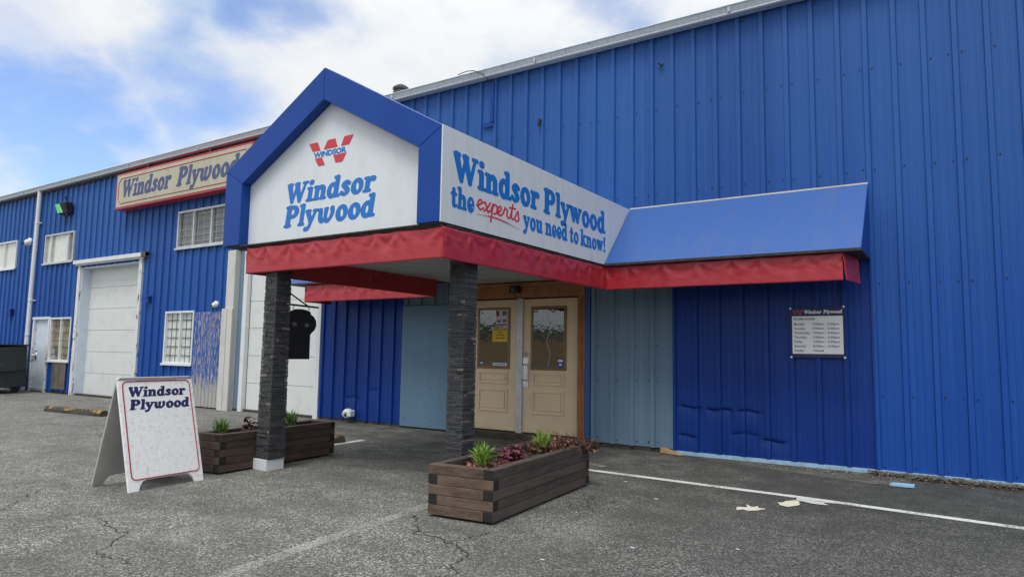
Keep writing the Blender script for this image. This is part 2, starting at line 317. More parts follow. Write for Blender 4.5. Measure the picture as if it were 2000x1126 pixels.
M['wedge'] = wood('wedge_wood', (0.28, 0.16, 0.07), (0.55, 0.36, 0.18), 6, (2, 8, 8), 0.6, 0.2)
M['bluebd'] = plain('pale_blue_board', (0.30, 0.50, 0.68), 0.7, 0.15)
M['yellow'] = plain('yellow_paper', (0.72, 0.46, 0.02), 0.6, 0.05)
M['paper'] = plain('white_sheet', (0.62, 0.58, 0.62), 0.6, 0.05)
M['pic_a'] = plain('poster_maroon', (0.16, 0.03, 0.07), 0.6, 0.3, 30)
M['pic_b'] = plain('poster_violet', (0.16, 0.12, 0.22), 0.6, 0.5, 40)
M['stk_blue'] = plain('sticker_blue', (0.03, 0.05, 0.32), 0.5)
M['stk_red'] = plain('sticker_red', (0.45, 0.05, 0.06), 0.5)
M['hill'] = plain('hill_forest', (0.030, 0.045, 0.028), 0.95, 0.6, 0.25)
M['field'] = plain('dry_field', (0.20, 0.125, 0.04), 0.95, 0.4, 0.3)
M['lamp_body'] = plain('lamp_black', (0.015, 0.016, 0.018), 0.5)

# ------------------------------------------------------------------ mesh helpers
class MB:
    def __init__(s): s.v = []; s.f = []; s.m = []
    def face(s, pts, m=0):
        n = len(s.v); s.v += [tuple(p) for p in pts]; s.f.append(list(range(n, n + len(pts)))); s.m.append(m)
    def box(s, x0, x1, y0, y1, z0, z1, m=0, my=None, mx=None):
        n = len(s.v)
        s.v += [(x0, y0, z0), (x1, y0, z0), (x1, y1, z0), (x0, y1, z0), (x0, y0, z1), (x1, y0, z1), (x1, y1, z1), (x0, y1, z1)]
        for k, q in enumerate(((0, 3, 2, 1), (4, 5, 6, 7), (0, 1, 5, 4), (1, 2, 6, 5), (2, 3, 7, 6), (3, 0, 4, 7))):
            s.f.append([n + i for i in q])
            s.m.append(my if (my is not None and k in (2, 4)) else mx if (mx is not None and k in (3, 5)) else m)
        return s
    def prism(s, pts, d, m=0, mside=None):
        """polygon pts (3-D, planar) pushed along vector d"""
        n = len(s.v); k = len(pts)
        s.v += [tuple(p) for p in pts] + [tuple(Vector(p) + Vector(d)) for p in pts]
        s.f.append(list(range(n, n + k))[::-1]); s.m.append(m)
        s.f.append(list(range(n + k, n + 2 * k))); s.m.append(m)
        for i in range(k):
            j = (i + 1) % k; s.f.append([n + i, n + j, n + k + j, n + k + i]); s.m.append(m if mside is None else mside)
        return s
    def tube(s, pts, r, k=10, m=0, caps=True):
        pts = [Vector(p) for p in pts]; n0 = len(s.v)
        rr = r if isinstance(r, (list, tuple)) else [r] * len(pts)
        up = None
        for i, p in enumerate(pts):
            t = (pts[min(i + 1, len(pts) - 1)] - pts[max(i - 1, 0)]).normalized()
            if up is None: up = Vector((0, 0, 1)) if abs(t.z) < 0.9 else Vector((1, 0, 0))
            a = t.cross(up).normalized(); b = a.cross(t).normalized(); up = b
            for j in range(k):
                q = 2 * math.pi * j / k; s.v.append(tuple(p + (a * math.cos(q) + b * math.sin(q)) * rr[i]))
        for i in range(len(pts) - 1):
            for j in range(k):
                a = n0 + i * k + j; b = n0 + i * k + (j + 1) % k
                s.f.append([a, b, b + k, a + k]); s.m.append(m)
        if caps:
            s.f.append([n0 + j for j in range(k)][::-1]); s.m.append(m)
            s.f.append([n0 + (len(pts) - 1) * k + j for j in range(k)]); s.m.append(m)
        return s
    def ball(s, c, r, m=0, nu=12, nv=8, sq=(1, 1, 1)):
        n = len(s.v)
        for i in range(nv + 1):
            a = math.pi * i / nv
            for j in range(nu):
                b = 2 * math.pi * j / nu
                s.v.append((c[0] + r * sq[0] * math.sin(a) * math.cos(b), c[1] + r * sq[1] * math.sin(a) * math.sin(b), c[2] + r * sq[2] * math.cos(a)))
        for i in range(nv):
            for j in range(nu):
                s.f.append([n + i * nu + j, n + (i + 1) * nu + j, n + (i + 1) * nu + (j + 1) % nu, n + i * nu + (j + 1) % nu]); s.m.append(m)
        return s
    def add(s, vs, fs, fn, m=0):
        n = len(s.v); s.v += [tuple(fn(*v)) for v in vs]
        for f in fs: s.f.append([n + i for i in f]); s.m.append(m)
        return s
    def build(s, name, mats, parent=None, origin=None, smooth=False, bevel=0, weld=False):
        """vertices are in world coordinates; they are moved to the parent's or to the given origin"""
        o0 = Vector(origin) if origin else (parent_loc(parent) if parent else Vector((0, 0, 0)))
        if parent and not origin: org = Vector((0, 0, 0))
        me = bpy.data.meshes.new(name)
        me.from_pydata([tuple(Vector(v) - o0) for v in s.v], [], s.f); me.validate(clean_customdata=False)
        if not isinstance(mats, (list, tuple)): mats = [mats]
        for q in mats: me.materials.append(q)
        if len(me.polygons) == len(s.m): me.polygons.foreach_set('material_index', s.m)
        if smooth: me.polygons.foreach_set('use_smooth', [True] * len(me.polygons))
        o = bpy.data.objects.new(name, me); COL.objects.link(o)
        if parent: o.parent = parent
        else: o.location = o0
        if bevel:
            b = o.modifiers.new('bevel', 'BEVEL'); b.width = bevel; b.segments = 2; b.limit_method = 'ANGLE'; b.angle_limit = R(40)
        return o
    def local(s, name, mats, parent, **k):
        """vertices are already in the parent's own coordinates"""
        o = MB.build(s, name, mats, None, None, **k); o.parent = parent; return o
def parent_loc(o):
    v = Vector((0, 0, 0))
    while o: v = v + o.location; o = o.parent
    return v
def tag(o, label, cat, group=None, kind=None):
    if label: o['label'] = label
    if cat: o['category'] = cat
    if group: o['group'] = group
    if kind: o['kind'] = kind
    return o
def thing(name, label, cat, loc=(0, 0, 0), rz=0, group=None):
    o = bpy.data.objects.new(name, None); COL.objects.link(o); o.location = loc; o.rotation_euler = (0, 0, rz); o.empty_display_size = 0.2
    return tag(o, label, cat, group)
def struct(o): o['kind'] = 'structure'; return o

# ------------------------------------------------------------------ lettering: glyphs drawn as soft strokes, then outlined
def _stroke(X, Y, pts, n=14):
    P = [np.array(p, float) for p in pts]; best = None
    for i in range(len(P) - 1):
        p0 = P[max(i - 1, 0)]; p1 = P[i]; p2 = P[i + 1]; p3 = P[min(i + 2, len(P) - 1)]
        for t in np.linspace(0, 1, n):
            q = 0.5 * ((2 * p1) + (-p0 + p2) * t + (2 * p0 - 5 * p1 + 4 * p2 - p3) * t * t + (-p0 + 3 * p1 - 3 * p2 + p3) * t ** 3) if len(P) > 2 else p1 + (p2 - p1) * t
            d = np.hypot(X - q[0], Y - q[1]) - q[2]
            best = d if best is None else np.minimum(best, d)
    return best
def _ell(X, Y, cx, cy, rx, ry, a=0):
    c, s = math.cos(a), math.sin(a); x = (X - cx) * c + (Y - cy) * s; y = -(X - cx) * s + (Y - cy) * c
    return (np.sqrt((x / rx) ** 2 + (y / ry) ** 2) - 1) * min(rx, ry)
def L(x0, y0, x1, y1, r0, r1=None): return ('+', [(x0, y0, r0), (x1, y1, r0 if r1 is None else r1)])
def Cv(*p): return ('+', list(p))
def El(*a): return ('e',) + a
def Cut(*a): return ('-',) + a
def _stem(x, y1, r=.105): return [L(x, .10, x, y1, r)]
G = {
 'W': (1.18, [L(.13, .90, .37, .10, .125, .085), L(.37, .10, .56, .82, .07, .06), L(.56, .90, .80, .10, .125, .085), L(.80, .10, 1.03, .90, .07, .055), L(.04, .945, .26, .945, .055), L(.46, .945, .66, .945, .055), L(.93, .945, 1.14, .945, .055)]),
 'P': (.80, [L(.20, .10, .20, .90, .13), L(.05, .055, .36, .055, .055), L(.05, .945, .30, .945, .055), El(.42, .70, .34, .30), Cut(.42, .70, .10, .17), L(.20, .40, .20, .90, .12)]),
 'i': (.36, _stem(.18, .58) + [L(.05, .055, .31, .055, .055), L(.04, .63, .15, .63, .055), L(.18, .90, .19, .90, .115)]),
 'l': (.36, _stem(.18, .92) + [L(.05, .055, .31, .055, .055), L(.04, .945, .15, .945, .055)]),
 'n': (.72, _stem(.18, .58) + [L(.05, .055, .29, .055, .055), L(.04, .63, .15, .63, .055), Cv((.22, .46, .06), (.36, .60, .085), (.50, .54, .105), (.53, .40, .105)), L(.53, .40, .53, .10, .105), L(.43, .055, .66, .055, .055)]),
 'd': (.70, [El(.29, .34, .28, .36), Cut(.30, .34, .085, .23), L(.50, .10, .50, .92, .105), L(.36, .945, .48, .945, .055), L(.50, .07, .66, .06, .06)]),
 's': (.53, [Cv((.43, .55, .075), (.28, .63, .075), (.14, .52, .09), (.26, .38, .10), (.39, .20, .10), (.25, .065, .07), (.08, .15, .08))]),
 'o': (.64, [El(.32, .34, .30, .36), Cut(.33, .34, .095, .235, .18)]),
 'r': (.56, _stem(.18, .58) + [L(.05, .055, .33, .055, .055), L(.04, .63, .15, .63, .055), Cv((.22, .44, .06), (.34, .60, .085), (.45, .57, .11))]),
 'y': (.66, [L(.13, .60, .33, .14, .11, .09), L(.55, .62, .33, .02, .065), Cv((.33, .05, .075), (.24, -.17, .075), (.10, -.19, .10)), L(.03, .635, .24, .635, .055), L(.45, .635, .63, .635, .055)]),
 'w': (.92, [L(.13, .58, .29, .11, .115, .095), L(.29, .11, .44, .52, .065), L(.44, .58, .60, .11, .115, .095), L(.60, .11, .78, .60, .065), L(.03, .635, .22, .635, .055), L(.38, .635, .50, .635, .05), L(.69, .635, .87, .635, .055)]),
 't': (.47, [L(.20, .12, .20, .80, .105), L(.04, .61, .38, .61, .06), Cv((.20, .14, .10), (.28, .06, .07), (.40, .11, .055))]),
 'h': (.72, _stem(.18, .92) + [L(.05, .055, .29, .055, .055), L(.04, .945, .15, .945, .055), Cv((.22, .46, .06), (.36, .60, .085), (.50, .54, .105), (.53, .40, .105)), L(.53, .40, .53, .10, .105), L(.43, .055, .66, .055, .055)]),
 'e': (.58, [El(.29, .34, .27, .36), Cut(.31, .47, .09, .105), Cut(.45, .24, .155, .05), L(.16, .33, .46, .33, .04)]),
 'u': (.72, [L(.18, .58, .18, .26, .105), L(.04, .63, .15, .63, .055), Cv((.18, .28, .105), (.22, .10, .10), (.36, .07, .075), (.50, .20, .06)), L(.52, .10, .52, .58, .105), L(.40, .63, .50, .63, .055), L(.54, .06, .66, .06, .06)]),
 'k': (.72, _stem(.18, .92) + [L(.05, .055, .29, .055, .055), L(.04, .945, .15, .945, .055), L(.22, .33, .50, .60, .065), L(.32, .38, .55, .10, .08, .105), L(.42, .635, .62, .635, .055), L(.48, .055, .68, .055, .055)]),
 'ω': (.98, [Cv((.06, .60, .055), (.16, .56, .10), (.18, .25, .105), (.28, .08, .085), (.42, .16, .065)), L(.45, .16, .47, .60, .07, .09), Cv((.45, .22, .085), (.56, .07, .085), (.72, .16, .075), (.82, .42, .085), (.78, .62, .10)), L(.40, .63, .52, .64, .05)]),
 '!': (.30, [L(.15, .34, .16, .90, .05, .11), L(.15, .09, .155, .09, .105)]),
}
def outline(ops, pitch=0.02):
    x0, x1, y0, y1 = -.22, 1.34, -.42, 1.16
    xs = np.arange(x0, x1, pitch); ys = np.arange(y0, y1, pitch); X, Y = np.meshgrid(xs, ys)
    F = np.full(X.shape, 9.0)
    for op in ops:
        if op[0] == '+': F = np.minimum(F, _stroke(X, Y, op[1]))
        elif op[0] == 'e': F = np.minimum(F, _ell(X, Y, *op[1:]))
        else: F = np.maximum(F, -_ell(X, Y, *op[1:]))
    return contours(F - .022, xs, ys)
def contours(F, xs, ys):
    F = np.where(np.abs(F) < 1e-6, 1e-6, F); ny, nx = F.shape; pts = {}; nxt = {}
    def e(kind, i, j):
        k = (kind, i, j)
        if k not in pts:
            if kind == 'h': a, b = F[i, j], F[i, j + 1]; t = a / (a - b); pts[k] = (xs[j] + t * (xs[j + 1] - xs[j]), ys[i])
            else: a, b = F[i, j], F[i + 1, j]; t = a / (a - b); pts[k] = (xs[j], ys[i] + t * (ys[i + 1] - ys[i]))
        return k
    I = F < 0
    for i in range(ny - 1):
        for j in range(nx - 1):
            c = (I[i, j] << 0) | (I[i, j + 1] << 1) | (I[i + 1, j + 1] << 2) | (I[i + 1, j] << 3)
            if c in (0, 15): continue
            B = lambda: e('h', i, j); T = lambda: e('h', i + 1, j); Lf = lambda: e('v', i, j); Rt = lambda: e('v', i, j + 1)
            seg = {1: [(B, Lf)], 2: [(Rt, B)], 3: [(Rt, Lf)], 4: [(T, Rt)], 5: [(B, Lf), (T, Rt)], 6: [(T, B)], 7: [(T, Lf)], 8: [(Lf, T)], 9: [(B, T)], 10: [(Rt, B), (Lf, T)], 11: [(Rt, T)], 12: [(Lf, Rt)], 13: [(B, Rt)], 14: [(Lf, B)]}[int(c)]
            for a, b in seg: nxt[a()] = b()
    loops = []
    while nxt:
        k = next(iter(nxt)); lp = []
        while k in nxt: lp.append(pts[k]); k = nxt.pop(k)
        if len(lp) > 4: loops.append(lp)
    return loops
_fill = {}
def fill(loops, key=None, depth=0.02):
    """flat outlines (with holes) turned into a thin solid by a filled 2-D curve"""
    if key in _fill: return _fill[key]
    cu = bpy.data.curves.new('tmp', 'CURVE'); cu.dimensions = '2D'; cu.fill_mode = 'BOTH'; cu.extrude = depth
    for lp in loops:
        sp = cu.splines.new('POLY'); sp.points.add(len(lp) - 1)
        for p, q in zip(sp.points, lp): p.co = (q[0], q[1], 0, 1)
        sp.use_cyclic_u = True
    return _take(cu, key)
def _take(cu, key):
    o = bpy.data.objects.new('tmp', cu); COL.objects.link(o); bpy.context.view_layer.update()
    me = bpy.data.meshes.new_from_object(o.evaluated_get(bpy.context.evaluated_depsgraph_get()))
    r = ([tuple(v.co) for v in me.vertices], [list(p.vertices) for p in me.polygons])
    bpy.data.objects.remove(o); bpy.data.curves.remove(cu); bpy.data.meshes.remove(me)
    if key: _fill[key] = r
    return r
def type_text(txt, bold=0.0):
    key = ('T', txt, bold)
    if key in _fill: return _fill[key]
    cu = bpy.data.curves.new('tmp', 'FONT'); cu.body = txt; cu.extrude = 0.01; cu.offset = bold; cu.resolution_u = 3
    return _take(cu, key)
def frame_map(o, ex, ey, en, sx, sy, x0=0, shear=0, lift=0.002, depth=0.1, bend=None):
    o = Vector(o); ex = Vector(ex); ey = Vector(ey); en = Vector(en)
    def fn(x, y, z): return o + ex * ((x + x0) * sx + y * sy * shear) + ey * (y * sy) + en * (lift + z * depth)
    return fn
def word(mb, txt, o, ex, ey, en, width, height, shear=0, m=0, track=0.02, lift=0.0015, depth=0.03):
    """heavy rounded serif word, stretched to the given width and capital height"""
    tot = sum((.3 if c == ' ' else G[c][0] + track) for c in txt); sx = (width - abs(shear) * height) / tot; x = 0
    for c in txt:
        if c == ' ': x += .3; continue
        vs, fs = fill(outline(G[c][1]) if ('G', c) not in _fill else None, ('G', c))
        mb.add(vs, fs, frame_map(o, ex, ey, en, sx, height, x, shear, lift, depth), m); x += G[c][0] + track
def plain_word(mb, txt, o, ex, ey, en, width, height, bold=0.02, m=0, lift=0.0015, depth=0.04, shear=0):
    vs, fs = type_text(txt, bold)
    a = min(v[0] for v in vs); b = max(v[0] for v in vs); c = min(v[1] for v in vs); d = max(v[1] for v in vs)
    if height is None: sy = width / (b - a)
    else: sy = height / 0.73
    sx = width / (b - a) if width else sy
    mb.add(vs, fs, frame_map(o, ex, ey, en, sx, sy, -a, shear, lift, depth), m)
def ribbon(mb, pts, o, ex, ey, en, sx, sy, m=0, lift=0.0015, depth=0.03):
    """monoline script stroke"""
    F = []
    loops = None
    xs = np.arange(-.15, max(p[0] for q in pts for p in q) + .2, .02); ys = np.arange(-.6, 1.3, .02); X, Y = np.meshgrid(xs, ys); D = np.full(X.shape, 9.0)
    for q in pts: D = np.minimum(D, _stroke(X, Y, q, 10))
    vs, fs = fill(contours(D, xs, ys), None)
    mb.add(vs, fs, frame_map(o, ex, ey, en, sx, sy, 0, 0, lift, depth), m)

# ------------------------------------------------------------------ ground
g = MB(); g.face([(-400, -300, 0), (300, -300, 0), (300, 200, 0), (-400, 200, 0)])
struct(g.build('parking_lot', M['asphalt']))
g = MB(); N = 150
def ridge(x):
    base = 8.5 + 2.5 * mnoise.noise(Vector((x * .02, 3, 0))) + 3.5 * mnoise.noise(Vector((x * .11, 1, 0))) + 2 * mnoise.noise(Vector((x * .4, 5, 0)))
    return base + max(0, -150 - x) * .05
for i in range(N):
    x0 = -420 + i * 5; x1 = x0 + 5
    g.face([(x0, -150, 3.9), (x1, -150, 3.9), (x1, -170, ridge(x1)), (x0, -170, ridge(x0))]); g.face([(x0, -170, ridge(x0)), (x1, -170, ridge(x1)), (x1, -290, ridge(x1) * 1.2), (x0, -290, ridge(x0) * 1.2)])
for i in range(60):
    y0 = 120 - i * 5; y1 = y0 - 5; hh = lambda y: 34 + 8 * mnoise.noise(Vector((y * .02, 8, 0))) + 3 * mnoise.noise(Vector((y * .11, 2, 0)))
    g.face([(-395, y0, 0), (-395, y1, 0), (-420, y1, hh(y1)), (-420, y0, hh(y0))])
struct(g.build('hills', M['hill']))
g = MB(); g.face([(-300, -60, .03), (200, -60, .03), (200, -95, 4), (-300, -95, 4)]); g.face([(-300, -95, 4), (200, -95, 4), (200, -150, 4), (-300, -150, 4)])
struct(g.build('dry_grass_field', M['field']))
def strip(pts, wd, m, name, z=0.004, jit=0.0, step=0.03):
    mb = MB(); P = [Vector((p[0], p[1], 0)) for p in pts]; path = []
    for a, b in zip(P[:-1], P[1:]):
        n = max(1, int((b - a).length / step))
        for i in range(n): path.append(a.lerp(b, i / n))
    path.append(P[-1]); prev = None
    for i, q in enumerate(path):
        t = (path[min(i + 1, len(path) - 1)] - path[max(i - 1, 0)]).normalized(); nn = Vector((-t.y, t.x, 0))
        off = nn * (mnoise.noise(Vector((q.x * 7, q.y * 7, 2))) * jit + mnoise.noise(Vector((q.x * 30, q.y * 30, 5))) * jit * .5)
        ww = wd * (0.5 + (.45 * mnoise.noise(Vector((q.x * 12, q.y * 12, 9))) if jit else 0))
        a = q + off + nn * ww; b = q + off - nn * ww
        a.z = b.z = z
        if prev: mb.face([prev[1], b, a, prev[0]])
        prev = (a, b)
    return mb
def line(pts, wd, m, name, **k):
    return struct(strip(pts, wd, m, name, **k).build(name, M[m]))
line([(-3.75, -1.92), (-1.4, -2.03), (.36, -2.2), (2.5, -2.4)], .11, 'line', 'painted_stall_line')
line([(-3.91, -4.35), (-3.70, -6.1), (-3.5, -7.4)], .12, 'line_faint', 'painted_stall_line')
line([(-7.42, -2.4), (-7.46, -1.7)], .12, 'line', 'painted_stall_line')
line([(-3.9, -1.45), (-3.6, -1.62)], .10, 'line_faint', 'painted_stall_line', z=.005)
cr = MB()
for pts, wd in (([(-2.55, -6.0), (-2.6, -5.78), (-2.72, -5.5), (-2.95, -5.2), (-3.06, -5.22), (-3.35, -5.16), (-3.55, -5.0), (-3.75, -4.75)], .02),
                ([(-3.03, -5.21), (-3.0, -5.0), (-2.95, -4.85)], .016), ([(-3.39, -5.18), (-3.3, -5.05)], .014),
                ([(-7.9, -4.2), (-7.4, -5.1), (-7.1, -6.1), (-6.6, -6.5), (-6.2, -6.9)], .016), 
                ([(-5.6, -6.3), (-5.0, -6.4), (-4.7, -6.75), (-4.25, -6.75)], .016), ([(-9.5, -4.2), (-8.6, -5.0), (-8.1, -5.9)], .014),
                ([(-4.9, -5.05), (-5.3, -4.75)], .012), ([(-12, -3.3), (-10.5, -3.9), (-9.0, -3.7)], .014)):
    q = strip(pts, wd * .48, None, None, z=.003, jit=.07, step=.015)
    n = len(cr.v); cr.v += q.v; cr.f += [[n + i for i in f] for f in q.f]; cr.m += q.m
struct(cr.build('asphalt_cracks', M['crack']))
def blob(name, pts, m, z=.006, kind=True):
    mb = MB(); P = []
    for (a, b) in zip(pts, pts[1:] + pts[:1]):
        for i in range(6):
            t = i / 6; x = a[0] + (b[0] - a[0]) * t; y = a[1] + (b[1] - a[1]) * t
            P.append((x + .03 * mnoise.noise(Vector((x * 14, y * 14, 0))), y + .03 * mnoise.noise(Vector((x * 14, y * 14, 7))), z))
    mb.face(P); o = mb.build(name, M[m]); return struct(o)
blob('spilt_filler_patch', [(-1.73, -2.86), (-1.69, -2.98), (-1.66, -2.92), (-1.60, -2.93), (-1.52, -2.86), (-1.56, -2.83), (-1.49, -2.76), (-1.57, -2.77), (-1.58, -2.70), (-1.63, -2.77), (-1.68, -2.68), (-1.67, -2.80)], 'splash')
blob('spilt_filler_patch', [(-1.47, -2.42), (-1.43, -2.54), (-1.36, -2.56), (-1.31, -2.46), (-1.30, -2.34), (-1.33, -2.22), (-1.40, -2.28)], 'splash', z=.007)
blob('spilt_filler_patch', [(-1.36, -2.20), (-1.31, -2.24), (-1.18, -2.30), (-1.08, -2.26), (-1.12, -2.19), (-1.02, -2.15), (-1.22, -2.13), (-1.27, -2.02), (-1.32, -2.10), (-1.40, -2.04)], 'splash_grey', z=.008)
blob('washed_out_grit', [(-2.9, -.18), (-2.2, -.46), (-1.5, -.66), (-.85, -.80), (-.55, -.62), (-.55, -.12), (-1.2, -.05), (-2.9, -.05)], 'gravel', z=.0045)

# ------------------------------------------------------------------ warehouse
H = thing('warehouse', 'long blue corrugated metal warehouse with white loading doors and a grey eave gutter', 'building', (-10, 0, 0))
PH = 0.02; PITCH = 0.305
def cladding(name, x0, x1, z0, z1, openings, mt, dents=None, screws=(), label=None):
    bx = {}
    k0 = math.floor((x0 - PH) / PITCH) - 1; k1 = math.ceil((x1 - PH) / PITCH) + 1
    prof = []
    for k in range(k0, k1 + 1):
        c = PH + k * PITCH
        for dx, y in ((-.036, 0), (-.026, -.036), (.026, -.036), (.036, 0), (.098, 0), (.104, -.0035), (.121, -.0035), (.127, 0), (.172, 0), (.178, -.0035), (.195, -.0035), (.201, 0)): prof.append((c + dx, y))
    px = np.array([a for a, b in prof]); py = np.array([b for a, b in prof])
    xs = sorted(set([x for x in px if x0 < x < x1] + [x0, x1] + [e for o in openings for e in o[:2] if x0 < e < x1]))
    mb = MB()
    for a, b in zip(xs[:-1], xs[1:]):
        if b - a < 1e-5: continue
        mid = (a + b) / 2; ya = float(np.interp(a, px, py)); yb = float(np.interp(b, px, py))
        iv = [(z0, z1)]
        for o in openings:
            if o[0] < mid < o[1]:
                nv = []
                for p, q in iv:
                    if o[3] <= p or o[2] >= q: nv.append((p, q)); continue
                    if o[2] > p: nv.append((p, o[2]))
                    if o[3] < q: nv.append((o[3], q))
                iv = nv
        for p, q in iv:
            zs = [p, q]
            if dents: zs = sorted(set([p, q] + [z for z in np.arange(0.05, 1.25, 0.012) if p < z < q]))
            for s0, s1 in zip(zs[:-1], zs[1:]):
                d = (lambda x, z: dents(x, z)) if dents else (lambda x, z: 0)
                mb.face([(a, ya + d(a, s0), s0), (b, yb + d(b, s0), s0), (b, yb + d(b, s1), s1), (a, ya + d(a, s1), s1)])
    for zz in screws:
        for k in range(k0, k1 + 1):
            c = PH + k * PITCH
            for dx in ((-.066, .066) if k % 3 == 0 else (.066,)):
                x = c + dx
                if not (x0 + .02 < x < x1 - .02 and z0 < zz < z1) or any(o[0] < x < o[1] and o[2] < zz < o[3] for o in openings): continue
                z = zz + random.uniform(-.012, .012)
                mb.prism([(x + .010 * math.cos(t), .0, z + .010 * math.sin(t)) for t in [i * math.pi / 3 for i in range(6)]], (0, -.007, 0), 1)
    o = mb.build(name, [mt, M['fastener']], H)
    if label: o['label'] = label
    return o
OPEN = [(-20.15, -17.12, -1, 3.45), (-13.42, -10.42, -1, 3.45), (-22.75, -21.72, -1, 2.13), (-21.68, -20.45, .88, 2.10), (-26.1, -24.32, 3.65, 4.53), (-22.42, -20.65, 3.66, 4.52),
        (-15.55, -13.35, 3.63, 4.53), (-15.83, -14.65, .93, 2.16), (-10.42, -0.90, -1, 2.52)]
cladding('wall', -36, 7, .05, 5.93, OPEN, M['wall_blue'], screws=(.09, .89, 2.2, 3.57, 4.81, 5.8))
def dent(x, z):
    """kick and trolley dents low on the repainted sheets"""
    d = 0
    for (xa, xb, zc, a, s) in ((-3.3, -2.95, .63, .020, .03), (-2.92, -2.55, .62, .026, .03), (-2.5, -2.2, .62, .018, .03), (-3.28, -3.0, .25, .018, .03), (-2.2, -1.9, .27, .022, .035), (-2.6, -2.2, .33, .012, .06), (-9.7, -9.3, .45, .014, .05), (-9.1, -8.8, .6, .012, .06)):
        if xa < x < xb:
            e = z - zc - .012 * math.sin(x * 23)
            d += 1.5 * a * (math.exp(-e / (s * .35)) if e > 0 else math.exp(e / (s * 2.2))) * min(1, 2.2 * math.sin((x - xa) / (xb - xa) * math.pi))
    return d + .004 * mnoise.noise(Vector((x * 2.2, 0, z * 3)))
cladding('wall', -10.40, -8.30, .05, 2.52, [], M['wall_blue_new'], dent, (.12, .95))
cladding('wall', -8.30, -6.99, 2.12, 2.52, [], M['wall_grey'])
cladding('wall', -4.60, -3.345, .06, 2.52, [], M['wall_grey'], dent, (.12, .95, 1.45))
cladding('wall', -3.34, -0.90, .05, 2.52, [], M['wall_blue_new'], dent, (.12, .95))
b = MB(); b.box(-8.29, -6.99, -.034, .02, .03, 2.11)
for x in (-8.2, -7.6, -7.1):
    for z in (.15, .7, 1.3, 1.9): b.prism([(x + .009 * math.cos(t), -.034, z + .009 * math.sin(t)) for t in [i * math.pi / 3 for i in range(6)]], (0, -.004, 0), 1)
o = b.build('flat_panel', [M['panel_grey'], M['fastener']], H); o['label'] = 'flat grey blue sheet covering the wall left of the entrance doors'
b = MB(); b.box(-36, 7, .01, .12, -.3, .05); b.build('foundation', M['curb'], H)
b = MB(); b.box(-3.4, 7, -.03, .01, -.3, .046); b.build('foundation_trim', M['found'], H)
# shell of the building: end walls, back and roof
b = MB(); b.box(6.9, 7, .05, 30, 0, 5.96); b.box(-36, -35.9, .05, 30, 0, 5.96); b.box(-36, 7, 29.9, 30, 0, 5.96); b.box(-36, 7, .3, .32, 0, 5.9); b.build('shell', M['wall_blue'], H)
b = MB(); b.prism([(-36.2, -.06, 6.0), (-36.2, 15, 7.6), (-36.2, 30.1, 6.0), (-36.2, 30.1, 5.94), (-36.2, 15, 7.5), (-36.2, -.06, 5.94)], (43.4, 0, 0)); b.build('roof', M['roof'], H)
b = MB()
b.prism([(-36.2, -.036, 5.868), (-36.2, -.15, 5.868), (-36.2, -.165, 5.882), (-36.2, -.16, 5.897), (-36.2, -.185, 5.965), (-36.2, -.20, 5.985), (-36.2, -.19, 5.998), (-36.2, -.036, 5.99)], (43.4, 0, 0))
for x in np.arange(-33, 7, 3.05): b.box(x, x + .03, -.192, -.06, 5.90, 6.0)
b.build('gutter', M['gutter'], H)
b = MB(); b.box(-36, -9.5, -.05, -.034, 5.80, 5.866); b.build('eave_shade_strip', M['trim_shade_dark'], H)  # dark strip standing in for the shade under the gutter
b = MB(); b.tube([(-22.85, -.10, 5.9), (-22.86, -.10, 5.3), (-22.9, -.10, 3), (-22.93, -.10, .02)], .062, 12)
for z in (4.9, 2.6, 1.6, .62): b.tube([(-22.86 - (5.3 - z) * .012, -.10, z), (-22.86 - (5.3 - z) * .012, -.10, z + .05)], .069, 12); 
for z in (4.9, 2.6): b.box(-22.82, -22.72, -.06, -.03, z + .01, z + .04)
b.build('downspout', M['white'], H, smooth=False)
# loading doors
def garage(x0, x1, z1, y, nsec, label=None):
    b = MB(); h = z1 / nsec
    for i in range(nsec):
        b.box(x0, x1, y, y + .05, i * h + .006 + .02, (i + 1) * h - .002 + .02)
        for q in (1, 2): b.box(x0, x1, y - .003, y, i * h + h * q / 3 - .008, i * h + h * q / 3 + .004) if i == nsec - 1 else None
    b.box(x0, x1, y + .05, y + .06, 0, z1)
    o = b.build('garage_door', M['door_white'], H); 
    if label: o['label'] = label
    return o
d = garage(-20.12, -17.15, 3.45, .24, 6, 'white sectional loading door in a peeling white frame')
for q in (-20.28, -17.14): b = MB(); b.box(q, q + .15, -.05, .0, 0, 3.5); b.build('door_trim', M['white_flake'], d)
b = MB(); b.box(-20.15, -20.10, .0, .30, 0, 3.46); b.box(-17.16, -17.11, .0, .30, 0, 3.46); b.box(-20.10, -17.16, .0, .24, 3.42, 3.46); b.build('door_reveal', M['man_door'], d)
b = MB(); b.box(-20.4, -16.72, -.10, -.03, 3.56, 3.63); b.box(-20.4, -16.72, -.13, -.10, 3.54, 3.64); b.box(-20.35, -16.9, -.075, -.03, 3.50, 3.56); b.build('door_header', M['white'], d)
b = MB(); b.box(-16.92, -16.72, -.14, -.02, 3.52, 3.65); b.build('header_end', M['ply_weather'], d)
d = garage(-12.74, -10.52, 3.45, .06, 6, 'white sectional loading door behind the stone pillar')
b = MB(); b.box(-13.40, -13.12, -.10, .10, 0, 3.44); b.box(-13.46, -13.28, -.14, -.10, 0, 2.17); b.box(-13.27, -13.10, -.135, -.10, 0, 2.16); b.build('door_trim', M['post_cream'], d)
b = MB(); b.box(-13.12, -12.88, .02, .06, 0, 3.44); b.build('flashing_strip', M['wall_grey'], d)
for q in (-12.88, -10.53): b = MB(); b.box(q, q + .125, -.04, .06, 0, 3.44); b.build('door_jamb', M['white'], d)
